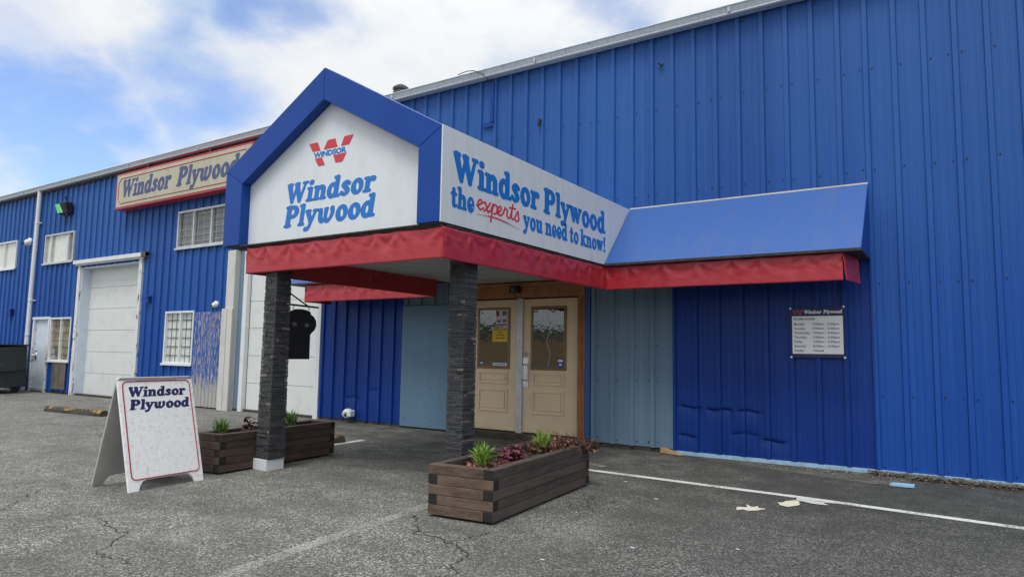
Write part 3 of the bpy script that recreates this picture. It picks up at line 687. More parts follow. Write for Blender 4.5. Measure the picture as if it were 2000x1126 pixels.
# door and windows at the left end
b = MB(); b.box(-22.66, -21.80, .02, .07, .10, 2.06); d = b.build('door', M['man_door'], H, bevel=.004); d['label'] = 'pale blue white steel door beside the downspout'
b = MB(); b.box(-22.75, -22.66, -.05, .08, 0, 2.06); b.box(-21.80, -21.70, -.05, .08, 0, 2.06); b.build('door_frame', M['white_flake'], d)
b = MB(); b.box(-22.78, -21.68, -.055, .08, 2.06, 2.13); b.build('door_head', M['white'], d)
b = MB(); b.box(-22.75, -21.7, -.03, .1, .03, .10); b.build('threshold', M['gutter'], d)
b = MB(); b.tube([(-22.56, .02, 1.02), (-22.56, -.05, 1.02)], .025, 10); b.ball((-22.56, -.06, 1.02), .035); b.tube([(-22.56, .02, 1.18), (-22.56, -.02, 1.18)], .03, 10); b.box(-22.62, -22.50, .0, .02, .94, 1.1); b.build('handle', M['steel'], d, smooth=True)
def window(x0, x1, z0, z1, mulls, label, back, mt='vinyl', bars=None, barm='bars', glassm='glass', t=.045, depth=.05, barmode='in'):
    b = MB(); y0 = -.045; y1 = depth
    b.box(x0, x1, y0, y1, z0, z0 + t); b.box(x0, x1, y0, y1, z1 - t, z1); b.box(x0, x0 + t, y0, y1, z0 + t, z1 - t); b.box(x1 - t, x1, y0, y1, z0 + t, z1 - t)
    for mx in mulls: b.box(mx - t * .45, mx + t * .45, y0 + .006, y1, z0 + t, z1 - t)
    b.box(x0 - .03, x1 + .03, y0 - .03, y0, z0 - .03, z0 + .02)
    wv = b.build('window', M[mt], H, bevel=.004); wv['label'] = label
    p = MB(); p.face([(x0 + t, .012, z0 + t), (x1 - t, .012, z0 + t), (x1 - t, .012, z1 - t), (x0 + t, .012, z1 - t)]); p.build('pane', M[glassm], wv)
    for (a, c, mk) in back:
        q = MB(); q.box(a, c, .034, .040, z0, z1); q.build('blind' if mk == 'blind' else 'backing', M[mk], wv)
    if bars:
        q = MB(); yb = .030 if barmode == 'in' else -.02
        for i in range(1, bars[0]):
            x = x0 + (x1 - x0) * i / bars[0]; q.box(x - .007, x + .007, yb - .006, yb + .006, z0 + t, z1 - t)
        for i in range(1, bars[1]):
            z = z0 + (z1 - z0) * i / bars[1]; q.box(x0 + t, x1 - t, yb - .018, yb - .0065, z - .007, z + .007)
        q.build('grille', M[barm], wv)
    return wv
window(-26.1, -24.32, 3.65, 4.53, (-25.2,), 'upper window with hills and sky mirrored in it', [(-26.1, -24.32, 'blind')])
wv = window(-22.42, -20.65, 3.66, 4.52, (-22.0, -20.98), 'upper window with a cream blind and a narrow open sash', [(-22.42, -20.98, 'blind'), (-20.97, -20.65, 'brown_in')], 'alu')
b = MB(); b.box(-21.2, -21.05, .0, .05, 3.72, 4.46); b.build('sash', M['man_door'], wv)
window(-15.55, -13.35, 3.63, 4.53, (-14.90, -14.2), 'upper three pane window with grey security bars', [(-15.55, -13.35, 'grime')], 'alu', (9, 6), 'bars', t=.05)
wv = window(-15.83, -14.65, .93, 2.16, (-15.2,), 'lower white window with papered glass and dark bars', [(-15.83, -14.65, 'paper_in')], 'vinyl', (6, 6), 'bars_dark')
b = MB(); b.box(-15.72, -15.55, .03, .05, 1.0, 1.14); b.box(-15.7, -15.62, .03, .05, 1.14, 1.3); b.build('paper_note', M['paper'], wv)
wv = window(-21.68, -20.45, .88, 2.10, (-21.05,), 'lower white window with brown curtain behind the bars', [(-21.68, -20.45, 'brown_in')], 'vinyl', (6, 6), 'bars')
b = MB(); b.box(-21.58, -21.38, .03, .05, .94, 1.08); b.box(-21.54, -21.44, .03, .05, 1.08, 1.24); b.build('paper_note', M['paper'], wv)
b = MB(); b.box(-21.32, -20.55, -.055, -.033, .12, .84); o = b.build('plywood_patch', M['ply_weather'], H); o['label'] = 'weathered grey plywood sheet under the window with brown curtain'
b = MB(); b.box(-14.58, -13.48, -.05, -.033, .03, 2.12)
for x in np.arange(-14.58, -13.5, .137): b.box(x + .008, x + .129, -.062, -.05, .03, 2.12)
o = b.build('board_panel', M['peel_blue'], H); o['label'] = 'grooved board panel with badly peeling blue paint'
b = MB(); b.box(-23.22, -22.98, -.05, -.034, 3.84, 4.50); 
for i in range(6): b.prism([(-23.22, -.05, 3.88 + i * .1), (-23.22, -.10, 3.88 + i * .1), (-23.22, -.05, 3.96 + i * .1)], (.24, 0, 0), 1)
b.build('vent_louver', [M['black'], M['wall_blue']], H)
b = MB(); b.tube([(-11.37, 3, 6.3), (-11.37, 3, 7.70)], .14, 14); b.tube([(-11.37, 3, 7.62), (-11.37, 3, 7.64)], .19, 14); b.tube([(-11.37, 3, 7.69), (-11.37, 3, 7.71), (-11.37, 3, 7.75), (-11.37, 3, 7.82)], [.17, .20, .20, .10], 14); b.build('roof_vent', M['grime'], H)
# pale trim boards, small old brackets and a patched strip on the big wall
b = MB(); b.box(-6.46, -6.40, -.06, -.035, 5.12, 5.8); b.box(-6.62, -6.40, -.045, -.035, 5.05, 5.13); o = b.build('flashing_strip', M['wall_blue_new'], H)
b = MB(); b.tube([(-5.5, 0, 5.0), (-5.5, -.08, 4.96), (-5.5, -.09, 4.88)], [.02, .025, .015], 8); b.box(-5.54, -5.46, -.035, 0, 4.93, 5.02); b.build('old_bracket', M['black'], H)
b = MB()
for a in (0.3, 2.2, 3.9): b.tube([(-3.49, -.02, 5.43), (-3.49 + .05 * math.cos(a), -.06, 5.43 + .05 * math.sin(a))], .009, 6)
b.build('old_bracket', M['black'], H)
# entrance doors
b = MB(); b.box(-7.00, -6.87, -.05, .12, .0, 2.18); b.box(-4.80, -4.68, -.05, .12, .0, 2.18); b.box(-7.00, -4.68, -.05, .12, 2.18, 2.40)
b.box(-7.00, -4.68, -.075, -.05, 2.36, 2.41); b.box(-4.76, -4.72, -.06, -.05, 0, 2.18); b.box(-7.0, -4.68, -.06, -.05, 2.24, 2.27)
b.build('door_frame', M['cedar'], H)
b = MB(); b.box(-4.68, -4.60, -.04, .02, .03, 2.4); b.build('trim_strip', M['awning_blue'], H)
b = MB(); b.box(-7.0, -4.6, -.03, .05, 2.41, 2.52); b.build('dark_header', M['black'], H)
b = MB(); b.box(-7.0, -4.66, -.22, .15, -.02, .085); b.build('threshold', M['curb'], H)
def leaf(x0, x1, g0, g1, label):
    b = MB(); y = .03
    b.box(x0, x1, y, y + .045, .10, 2.16)
    for (z0, z1) in ((.84, 1.0), (.40, .73)):       # raised panels with a moulded edge
        b.box(g0 - .01, g1 + .01, y - .016, y, z0 - .015, z0 + .018); b.box(g0 - .01, g1 + .01, y - .016, y, z1 - .018, z1 + .015)
        b.box(g0 - .01, g0 + .022, y - .016, y, z0 + .018, z1 - .018); b.box(g1 - .022, g1 + .01, y - .016, y, z0 + .018, z1 - .018)
        b.box(g0 + .045, g1 - .045, y - .012, y, z0 + .04, z1 - .04)
    d = b.build('door', M['tan'], H, bevel=.005); d['label'] = label
    b = MB(); b.box(g0 - .045, g1 + .045, y - .012, y, 1.06, 1.10); b.box(g0 - .045, g1 + .045, y - .012, y, 2.00, 2.04); b.box(g0 - .045, g0, y - .012, y, 1.10, 2.00); b.box(g1, g1 + .045, y - .012, y, 1.10, 2.00)
    b.build('glass_frame', M['tan_dark'], d, bevel=.004)
    b = MB(); b.box(g0, g1, y - .002, y, 1.10, 2.00); b.build('glass_backing', M['dark'], d)
    b = MB(); b.face([(g0, y - .008, 1.10), (g1, y - .008, 1.10), (g1, y - .008, 2.0), (g0, y - .008, 2.0)]); b.build('glass', M['glass_wavy'], d)
    return d
ld = leaf(-6.87, -5.90, -6.64, -6.09, 'left tan entrance door leaf with notices on its glass')
rd = leaf(-5.80, -4.80, -5.61, -5.07, 'right tan entrance door leaf with the pull handle')
b = MB(); b.box(-5.90, -5.80, .0, .06, .08, 2.17)
for z in (.2, .6, 1.05, 1.5, 1.95, 2.1): b.ball((-5.85, .0, z), .008, 1, 6, 4)
b.build('centre_strip', [M['alu'], M['black']], rd)
b = MB(); b.box(-5.79, -5.69, .015, .03, .79, 1.24); b.tube([(-5.74, .02, 1.14), (-5.74, -.05, 1.14), (-5.74, -.06, 1.12), (-5.74, -.06, .92), (-5.74, -.05, .90), (-5.74, .02, .90)], .012, 8); b.build('handle', M['steel'], rd)
b = MB(); b.tube([(-5.75, .03, 1.30), (-5.75, .0, 1.30)], .03, 12); b.ball((-5.75, .0, 1.30), .026); b.build('lock', M['steel'], rd, smooth=True)
b = MB()
for z in (.35, .95, 1.35): b = MB(); b.box(-4.815, -4.795, .0, .03, z, z + .12); b.build('hinge', M['tan'], rd)
# etched scroll in the right glass
b = MB()
b.tube([(-5.34, .019, 1.14), (-5.30, .019, 1.3), (-5.37, .019, 1.5), (-5.30, .019, 1.7), (-5.36, .019, 1.95)], .0028, 5)
b.build('leaded_scroll', M['steel'], rd)

# ------------------------------------------------------------------ entrance canopy
X0, X1, YF = -6.93, -3.985, -4.28
K = thing('entrance_canopy', 'gabled entrance canopy with thick blue frame, white sign faces and red skirt on stone pillars', 'canopy', (-5.5, -2.1, 0))
def bar(p, q, r_, s_): return [(*a, ) for a in (p, q, r_, s_)]
outer = [(-7.28, 2.50), (-7.28, 3.40), (-5.63, 4.325), (-3.98, 3.405), (-3.98, 2.50)]
inner = [(-6.97, 2.50), (-6.97, 3.215), (-5.625, 3.97), (-4.265, 3.235), (-4.265, 2.50)]
b = MB()
for i in range(4):
    o0, o1, i1, i0 = [Vector((q[0], 0, q[1])) for q in (outer[i], outer[i + 1], inner[i + 1], inner[i])]
    a = (o1 - o0).normalized() * .0012; c = (i1 - i0).normalized() * .0012
    p = [o0 + (a if i else a * 0), o1 - (a if i < 3 else a * 0), i1 - (c if i < 3 else c * 0), i0 + (c if i else c * 0)]
    b.prism([(v.x, YF, v.z) for v in p], (0, .30, 0))
b.build('gable_frame', M['frame_blue'], K, bevel=.006)
b = MB(); b.prism([(x, YF + .12, z) for x, z in [(-6.98, 2.495)] + [(-6.98, 3.22), (-5.625, 3.98), (-4.255, 3.24), (-4.255, 2.495)]], (0, .05, 0))
FP = b.build('front_panel', M['sign_white'], K)
ex, ez, en = (1, 0, 0), (0, 0, 1), (0, -1, 0)
yF = YF + .12
b = MB(); word(b, 'Windsor', (-6.325, yF, 2.922), ex, ez, en, 1.42, .228, .17); b.build('lettering', M['txt_blue'], FP)
b = MB(); word(b, 'Plyωood', (-6.335, yF, 2.662), ex, ez, en, 1.44, .235, .17); b.build('lettering', M['txt_blue'], FP)
def wlogo(b, o, ex, ez, en, W, Hh, m=0, lift=.004):
    """a slanted W cut by a band"""
    o = Vector(o); ex = Vector(ex); ez = Vector(ez); en = Vector(en)
    def P(x, y, l): return o + ex * (x * W) + ez * (y * Hh) + en * l
    top, bot = .64, .33
    for poly in ([(0, 1), (.20, 1), (.268, top), (.09, top)], [(.345, top), (.43, 1), (.60, 1), (.655, top)], [(.735, top), (.80, 1), (1.0, 1), (.91, top)],
                 [(.15, bot), (.31, bot), (.385, .0), (.235, .0)] , [(.31, bot), (.42, bot), (.385, .0)], [(.57, bot), (.86, bot), (.775, 0), (.625, 0)]):
        if len(poly) == 3: continue
        b.prism([P(x, y, lift) for x, y in poly], en * -.003, m)
b = MB(); wlogo(b, (-5.965, yF, 3.295), ex, ez, en, .69, .268); b.build('logo', M['txt_red'], FP)
b = MB(); plain_word(b, 'WINDSOR', (-5.885, yF, 3.393), ex, ez, en, .51, .058, .05, lift=.0015); b.build('logo_lettering', M['txt_blue'], FP)
b = MB(); b.prism([(X1, YF + .001, 2.50), (X1, YF + .001, 3.41), (X1, -.034, 3.39), (X1, -.88, 2.50)], (.016, 0, 0))
SP = b.build('side_panel', M['sign_white_side'], K)
b = MB(); b.prism([(X0, YF + .3, 2.50), (X0, YF + .3, 3.41), (X0, -.034, 3.39), (X0, -.88, 2.50)], (-.016, 0, 0)); b.build('side_panel', M['sign_white_side'], K)
ex, ez, en = (0, 1, 0), (0, 0, 1), (1, 0, 0); xs_ = X1 + .016
for t, y0, wd_ in (('Windsor', -4.11, 1.56), ('Plywood', -2.45, 1.60)):
    b = MB(); word(b, t, (xs_, y0, 2.915), ex, ez, en, wd_, .285); b.build('lettering', M['txt_blue'], SP)
for t, y0, y1 in (('the', -4.14, -3.77), ('you', -2.88, -2.47), ('need', -2.41, -1.89), ('to', -1.83, -1.60), ('know!', -1.55, -.84)):
    b = MB(); word(b, t, (xs_, y0, 2.665), ex, ez, en, y1 - y0, .20 if t != 'the' else .205); b.build('lettering', M['txt_blue'], SP)
# red handwritten word with its underline
r0 = .05
def sc(*p): return [(x, y, r0) for x, y in p]
scr = [sc((0, .18), (.16, .26), (.28, .40), (.20, .52), (.08, .40), (.06, .16), (.20, .02), (.38, .14)), sc((.38, .40), (.48, .46), (.56, .26), (.66, .02), (.78, .10)), sc((.78, .50), (.62, .22), (.42, .0)),
       sc((.82, .10), (.96, .50)), sc((.96, .48), (.90, .05), (.84, -.42)), sc((.95, .36), (1.08, .50), (1.22, .40), (1.18, .10), (1.02, .02)), sc((1.20, .08), (1.36, .20), (1.48, .38), (1.42, .50), (1.30, .40), (1.27, .16), (1.40, .02), (1.58, .14)),
       sc((1.58, .14), (1.70, .44), (1.72, .52), (1.80, .44), (1.88, .42), (1.86, .14), (1.98, .02), (2.08, .12)), sc((2.08, .12), (2.24, .82)), sc((2.24, .80), (2.16, .20), (2.24, .02), (2.38, .14)), sc((2.02, .60), (2.42, .64)),
       sc((2.38, .14), (2.54, .46), (2.60, .52), (2.64, .30), (2.66, .10), (2.52, .0), (2.40, .06)), [(.02, -.26, .022), (.9, -.18, .05), (1.8, -.24, .05), (2.68, -.40, .02)]]
b = MB(); ribbon(b, scr, (xs_, -3.73, 2.715), ex, ez, en, .285, .20); b.build('script_lettering', M['txt_red'], SP)
b = MB(); b.box(X0, X1, YF + .3, -.04, 3.33, 3.36); b.build('roof', M['roof'], K)
b = MB(); b.box(X0 + .01, X1 - .01, -4.15, -.04, 2.43, 2.445)
for x in (-6.2, -4.98): b.box(x, x + .03, -4.14, -.05, 2.424, 2.43)
for y in (-2.9, -1.6): b.box(X0 + .02, X1 - .02, y, y + .03, 2.418, 2.424)
b.build('soffit', M['soffit'], K)
b = MB()
def rail(a, c):
    a = Vector(a); c = Vector(c); n = int((c - a).length / .06)
    b.tube([a.lerp(c, i / n) + Vector((0, 0, .012 * mnoise.noise(Vector((i * .7, a.x, 0))))) for i in range(n + 1)], .021, 6)
rail((-7.0, YF + .07, 2.478), (-3.99, YF + .06, 2.478)); rail((X1 - .012, YF + .1, 2.473), (X1 - .012, -.9, 2.473)); rail((X0, YF + .1, 2.473), (X0, -.9, 2.473))
b.box(X0 - .3, X1, YF + .02, YF + .29, 2.484, 2.4985)
b.build('edge_rail', M['trim_shade_dark'], K)
def skirt(name, p0, p1, zt, zb, parent, seed, sag=.012, flare=0.0):
    """hanging vinyl skirt: gathered along the top, taut along its hem"""
    p0 = Vector(p0); p1 = Vector(p1); Ln = (p1 - p0).length; t = (p1 - p0).normalized(); nn = Vector((t.y, -t.x, 0)); n = int(Ln / .018); kz = 18
    rs = random.Random(seed); pin = [0]; 
    while pin[-1] < Ln - .3: pin.append(pin[-1] + rs.uniform(.28, .55))
    pin[-1] = Ln; b = MB(); V = []
    for j in range(kz + 1):
        v = j / kz
        for i in range(n + 1):
            s = Ln * i / n
            k = max(q for q in range(len(pin)) if pin[q] <= s + 1e-6); k = min(k, len(pin) - 2); u = (s - pin[k]) / (pin[k + 1] - pin[k])
            fan = 0
            for q, ps in enumerate(pin):
                dx = s - ps; ang = math.atan2(dx, v * .30 + .02); rr_ = math.hypot(dx, v * .3)
                fan += math.sin(ang * 5 + q * 2.1 + seed) * .013 * math.exp(-(rr_ / .18) ** 2) * min(1, v * 4)
            dg = mnoise.noise(Vector((s * 5 + v * 1.6 + seed, s * 1.2 - v * 2.2, seed))) * .007 + mnoise.noise(Vector((s * 13 - v * 5, v * 7, seed))) * .004
            y = (fan + dg) * (math.sin(min(1, v * 1.25 + .1) * math.pi) * .8 + .35) + flare * v
            z = zt - (zt - zb) * v - sag * math.sin(u * math.pi) * (1 - v) - .004 * mnoise.noise(Vector((s * 2, seed, 0))) * v
            p = p0.lerp(p1, i / n) + nn * y; V.append((p.x, p.y, z))
    b.v = V
    for j in range(kz):
        for i in range(n):
            a = j * (n + 1) + i; b.f.append([a, a + 1, a + n + 2, a + n + 1]); b.m.append(0)
    o = b.build(name, M['red_vinyl'], parent, smooth=True); sm = o.modifiers.new('thick', 'SOLIDIFY'); sm.thickness = .004
    return o
skirt('skirt', (-6.87, -4.235, 0), (-3.975, -4.235, 0), 2.462, 2.165, K, 3)
skirt('skirt', (-3.975, -4.235, 0), (-3.975, -.835, 0), 2.462, 2.165, K, 11, .006)
skirt('skirt', (-6.87, -.84, 0), (-6.87, -4.235, 0), 2.462, 2.165, K, 5, .006)
def pillar(cx, cy, ht, hw, hb, z0, seed):
    b = MB(); rs = random.Random(seed); z = z0
    b.prism([(cx - hb + .012, cy - hb + .012, z0), (cx + hb - .012, cy - hb + .012, z0), (cx + hb - .012, cy + hb - .012, z0), (cx - hb + .012, cy + hb - .012, z0)], (0, 0, .01))
    b.box(cx - hw + .012, cx + hw - .012, cy - hw + .012, cy + hw - .012, z0, ht)
    while z < ht - .005:
        h = min(rs.uniform(.012, .030), ht - z); q = hb + (hw - hb) * (z - z0) / (ht - z0); cs = rs.uniform(-.004, .004)
        for side in range(4):
            u = -q
            while u < q - .001:
                l = rs.uniform(.05, .17); e = min(u + l, q)
                if q - e < .03: e = q
                pr = rs.uniform(-.005, .006) + cs * .6; hh = h - rs.uniform(.001, .004)
                if side == 0: b.box(cx + u, cx + e, cy - q - pr, cy - q + .03, z, z + hh)
                elif side == 1: b.box(cx + q - .03, cx + q + pr, cy + u, cy + e, z, z + hh - .0007)
                elif side == 2: b.box(cx + u, cx + e, cy + q - .03, cy + q + pr, z, z + hh)
                else: b.box(cx - q - pr, cx - q + .03, cy + u, cy + e, z, z + hh - .0007)
                u = e
        z += h
    return b.build('pillar', M['stone'], K)
pl = pillar(-6.45, -4.105, 2.40, .095, .108, .115, 1)
b = MB(); b.box(-6.578, -6.352, -4.228, -3.995, 0, .118); b.build('pillar_base', M['white'], pl, bevel=.004)
pr = pillar(-4.155, -3.675, 2.42, .098, .098, 0, 2); pr['label'] = 'right stone pillar standing behind the front planter'
pl['label'] = 'left stone pillar with a white base'

# ------------------------------------------------------------------ awnings
def awning(xa, xb, label, seed, end_x, skirt_span):
    A = thing('awning', label, 'awning', ((xa + xb) / 2, -.4, 0), 0, 'sloping blue awnings beside the canopy')
    b = MB(); n = 40; V = []
    for j in range(9):
        v = j / 8
        for i in range(n + 1):
            u = i / n; x = xa + (xb - xa) * u
            V.append((x, -.04 - .84 * v - .006 * mnoise.noise(Vector((x * 1.3, v * 1.5, seed))), 3.395 - .885 * v + .004 * mnoise.noise(Vector((x, v * 2, seed + 4)))))
    b.v = V
    for j in range(8):
        for i in range(n):
            a = j * (n + 1) + i; b.f.append([a, a + n + 1, a + n + 2, a + 1]); b.m.append(0)
    o = b.build('sheet', M['awning_blue'], A, smooth=True)
    b = MB(); b.prism([(end_x, -.04, 3.395), (end_x, -.88, 2.51), (end_x, -.84, 2.49), (end_x, -.04, 2.49)], (.008, 0, 0)); b.build('end_panel', M['frame_blue'], A)  # end panel takes the darker blue, its shade put into the colour
    b = MB(); b.box(xa, xb, -.888, -.845, 2.478, 2.507); b.box(xa, xb, -.845, -.04, 2.478, 2.49); b.build('underside', M['trim_shade_dark'], A)
    b = MB(); b.box(xa, xb, -.052, -.034, 3.388, 3.408); b.build('caulk_line', M['post_cream'], A)
    s = skirt('skirt', (skirt_span[0], -.83, 0), (skirt_span[1], -.83, 0), 2.478, 2.165, A, seed)
    return A
A = awning(-3.965, -.91, 'wide blue sloping awning with red skirt to the right of the canopy', 21, -.915, (-3.975, -1.10))
skirt('skirt', (-1.10, -.83, 0), (-1.02, -.30, 0), 2.478, 2.165, A, 31, .0, .03)
A = awning(-10.34, -6.95, 'partly hidden blue sloping awning with red skirt to the left of the canopy', 23, -10.344, (-9.95, -6.87))
skirt('skirt', (-9.95, -.2, 0), (-9.95, -.83, 0), 2.478, 2.165, A, 33, .0)

# ------------------------------------------------------------------ signs
B = thing('lightbox_sign', 'long aged cream sign box with red edges hung high under the eave', 'sign', (-15.2, -.15, 0))
b = MB(); b.box(-18.0, -12.42, -.30, -.035, 4.77, 5.69); b.build('cabinet', M['red_paint'], B, bevel=.01)
b = MB(); b.box(-17.95, -12.47, -.308, -.30, 4.825, 5.64); fc = b.build('face', M['cream'], B)
ex, ez, en = (1, 0, 0), (0, 0, 1), (0, -1, 0)
b = MB()
cpts = [(-17.86 + .12, 4.91), (-12.66, 4.91), (-12.54, 5.02), (-12.54, 5.44), (-12.66, 5.55), (-17.86 + .12, 5.55), (-17.86, 5.44), (-17.86, 5.02)]
for (a, c) in zip(cpts, cpts[1:] + cpts[:1]): b.tube([(a[0], -.309, a[1]), (c[0], -.309, c[1])], .010, 4)
b.build('border_line', M['maroon'], fc)
for t, x0, wd_ in (('Windsor', -17.72, 2.30), ('Plyωood', -15.24, 2.42)): b = MB(); word(b, t, (x0, -.308, 5.05), ex, ez, en, wd_, .44, .22); b.build('lettering', M['txt_slate'], fc)
for q in (-16.8, -14.2):
    b = MB(); b.box(q, q + .08, -.2, -.02, 5.69, 5.80); b.build('hanger', M['black'], B)

T = thing('hours_sign', 'white opening hours board with navy header screwed to the dark blue wall', 'sign', (-1.51, -.05, 0))
b = MB(); b.box(-1.815, -1.205, -.052, -.036, 1.315, 1.925); pn = b.build('panel', M['txt_navy'], T, bevel=.003)
b = MB(); b.box(-1.795, -1.222, -.055, -.052, 1.362, 1.822); wp = b.build('white_field', M['white_field'], pn)
ex, ez, en = (1, 0, 0), (0, 0, 1), (0, -1, 0)
for t, x0, wd_ in (('Windsor', -1.655, .205), ('Plywood', -1.435, .212)): b = MB(); word(b, t, (x0, -.052, 1.852), ex, ez, en, wd_, .042, .15, lift=.002, depth=.02); b.build('header_lettering', M['txt_white'], pn)
b = MB(); wlogo(b, (-1.79, -.052, 1.842), ex, ez, en, .125, .05, lift=.004); b.build('logo', M['txt_red'], pn)
b = MB(); plain_word(b, 'STORE HOURS', (-1.775, -.055, 1.775), ex, ez, en, .245, .026, .03, lift=.001, depth=.05); b.build('lettering', M['txt_grey'], wp)
for i, (dn, hr) in enumerate((('Monday:', '7:00am - 5:00pm'), ('Tuesday:', '7:00am - 5:00pm'), ('Wednesday:', '7:00am - 5:00pm'), ('Thursday:', '7:00am - 5:00pm'), ('Friday:', '7:00am - 5:00pm'), ('Saturday:', '8:30am - 5:00pm'), ('Sunday:', 'Closed'))):
    z = 1.712 - i * .0535
    b = MB(); plain_word(b, dn, (-1.772, -.055, z), ex, ez, en, None, .027, .012, lift=.001, depth=.05); b.build('lettering', M['txt_grey'], wp)
    b = MB(); plain_word(b, hr, (-1.557, -.055, z), ex, ez, en, .295 if hr != 'Closed' else .115, .027, .012, lift=.001, depth=.05); b.build('lettering', M['txt_grey'], wp)
for (x, z) in ((-1.812, 1.918), (-1.21, 1.93), (-1.81, 1.32), (-1.208, 1.322)):
    b = MB(); b.tube([(x, -.036, z), (x, -.062, z)], .013, 12); b.build('screw_cap', M['txt_white'], T)

Hs = thing('hanging_sign', 'black cut-out board hanging on two short chains from an iron bracket at the left pillar', 'sign', (-6.45, -3.97, 0))
b = MB(); b.tube([(-6.45, -4.02, 1.825), (-6.45, -3.52, 1.812)], .011, 8); b.tube([(-6.45, -4.02, 1.99), (-6.45, -3.68, 1.822)], .009, 8); b.box(-6.46, -6.44, -4.03, -4.015, 1.78, 2.02); b.build('bracket', M['black'], Hs)
for y in (-3.885, -3.66):
    for q in range(2): 
        b = MB(); b.tube([(-6.45 + (.008 * math.cos(t) if q else 0), y + (0 if q else .008 * math.cos(t)), 1.795 - q * .022 + .014 * math.sin(t)) for t in np.linspace(0, 2 * math.pi, 11)], .003, 5, caps=False); b.build('chain_link', M['steel'], Hs)
pts = [(-3.955, 1.20), (-3.630, 1.20), (-3.632, 1.488), (-3.60, 1.515), (-3.568, 1.545), (-3.546, 1.60), (-3.553, 1.65), (-3.585, 1.695), (-3.636, 1.727), (-3.640, 1.752), (-3.70, 1.772), (-3.77, 1.780), (-3.85, 1.775), (-3.92, 1.75), (-3.965, 1.715), (-4.0, 1.64), (-4.0, 1.56), (-3.97, 1.50)]
b = MB(); b.prism([(-6.462, y, z) for y, z in pts], (.024, 0, 0)); bd = b.build('board', M['black'], Hs, bevel=.003)
for (y, z) in ((-3.87, 1.60), (-3.69, 1.595)): b = MB(); b.box(-6.438, -6.436, y - .03, y + .03, z - .022, z + .022); b.build('patch', M['grime'], bd)

# a-frame board, local frame: x = out of the printed face, y = along the board, z = up
Ab = thing('sidewalk_sign', 'worn white folding sidewalk sign with navy lettering and thin red border', 'sign', (-6.66, -5.33, 0), math.atan2(.0872, .9588))
hl = .39; Hh = 1.03; sp = .29
def bpt(u, v, s, off=0):      # u along, v up the board, s=+1 printed leaf / -1 back leaf
    a = math.atan2(sp, Hh); x = sp - v * math.sin(a); z = v * math.cos(a)
    return Vector((s * (x + off * math.cos(a)), u, z + off * math.sin(a)))
def leafpts():
    P = [(-hl, 0), (-hl + .10, 0), (-hl + .115, .045), (-hl + .15, .085), (-hl + .19, .095), (hl - .19, .095), (hl - .15, .085), (hl - .115, .045), (hl - .10, 0), (hl, 0), (hl + .004, 1.045), (hl - .02, 1.062), (-hl + .02, 1.062), (-hl - .004, 1.045)]
    return P
for s, mt in ((1, 'coroplast'), (-1, 'board_back')):
    b = MB(); P = [bpt(u, v, s) for u, v in leafpts()]; nrm = bpt(0, 0, s, -.02) - bpt(0, 0, s); b.prism(P, nrm)
    o = b.local('board', M[mt], Ab, bevel=.003)
    if s == 1:
        bp = o; o['label'] = 'printed front leaf with mud stains'
        fm = lambda x, y, z: bpt(x, y, 1, z)
        o_, eu, ev, en_ = bpt(-hl, 0, 1), (bpt(1, 0, 1) - bpt(0, 0, 1)), (bpt(0, 1, 1) - bpt(0, 0, 1)), (bpt(0, 0, 1, 1) - bpt(0, 0, 1))
        for t, v_, u_, wd_ in (('Windsor', .872, .085, .62), ('Plyωood', .75, .09, .645)): b = MB(); word(b, t, o_ + eu * u_ + ev * v_, eu, ev, en_, wd_, .094, .2, lift=.001, depth=.02); b.local('lettering', M['txt_navy'], bp)
        b = MB(); rc = .045; loop = []
        for cx, cy, a0 in ((.70, .975, 0), (.085, .975, 90), (.085, .15, 180), (.70, .15, 270)):
            for q in range(7): a = R(a0 + 15 * q); loop.append(o_ + eu * (cx + rc * math.cos(a)) + ev * (cy + rc * math.sin(a)) + en_ * .0015)
        loop.append(loop[0]); b.tube(loop, .0058, 5, caps=False); b.local('border_line', M['maroon'], bp)
b = MB(); b.box(-.012, .012, -hl * .55, hl * .55, .985, 1.012); b.local('hinge', M['board_back'], Ab)

# notices and stickers on the doors
def sheet(name, label, cat, x0, x1, z0, z1, m, y=.021, th=.001):
    b = MB(); b.box(x0, x1, y - th, y, z0, z1); return tag(b.build(name, M[m], origin=((x0 + x1) / 2, y, z0)), label, cat)
def onto(o, b, name, m):
    q = b.build(name, M[m], origin=tuple(o.location)); q.parent = o; q.location = (0, 0, 0)
    return q
n = sheet('notice', 'bright yellow holiday hours notice taped inside the left entrance door glass', 'notice', -6.385, -6.095, 1.49, 1.71, 'yellow')
b = MB()
for t, z, wd in (('HOLIDAY HOURS', 1.672, .24), ('Closed', 1.634, .09), ('Good Friday', 1.588, .17), ('March 29th', 1.540, .16)): plain_word(b, t, (-6.24 - wd / 2, .020, z), ex, ez, en, wd, .024, .03, lift=.001, depth=.02)
onto(n, b, 'lettering', 'black')
n = sheet('poster', 'small picture poster with maroon and violet photos above the yellow notice', 'poster', -6.325, -6.10, 1.735, 2.0, 'paper')
b = MB(); b.box(-6.315, -6.26, .0185, .0199, 1.90, 1.985); onto(n, b, 'photo', 'pic_a')
b = MB(); b.box(-6.315, -6.11, .0185, .0199, 1.745, 1.775); onto(n, b, 'photo', 'pic_b')
for q in ((-6.20, -6.11, 1.91, 1.98), (-6.30, -6.22, 1.80, 1.84), (-6.19, -6.12, 1.80, 1.85)): b = MB(); b.box(q[0], q[1], .0185, .0199, q[2], q[3]); onto(n, b, 'photo', 'pic_b')
n = sheet('sticker', 'white square sticker in the top corner of the left door glass', 'sticker', -6.625, -6.565, 1.93, 1.985, 'txt_white'); b = MB(); b.box(-6.608, -6.582, .019, .0199, 1.945, 1.97); onto(n, b, 'mark', 'stk_blue')
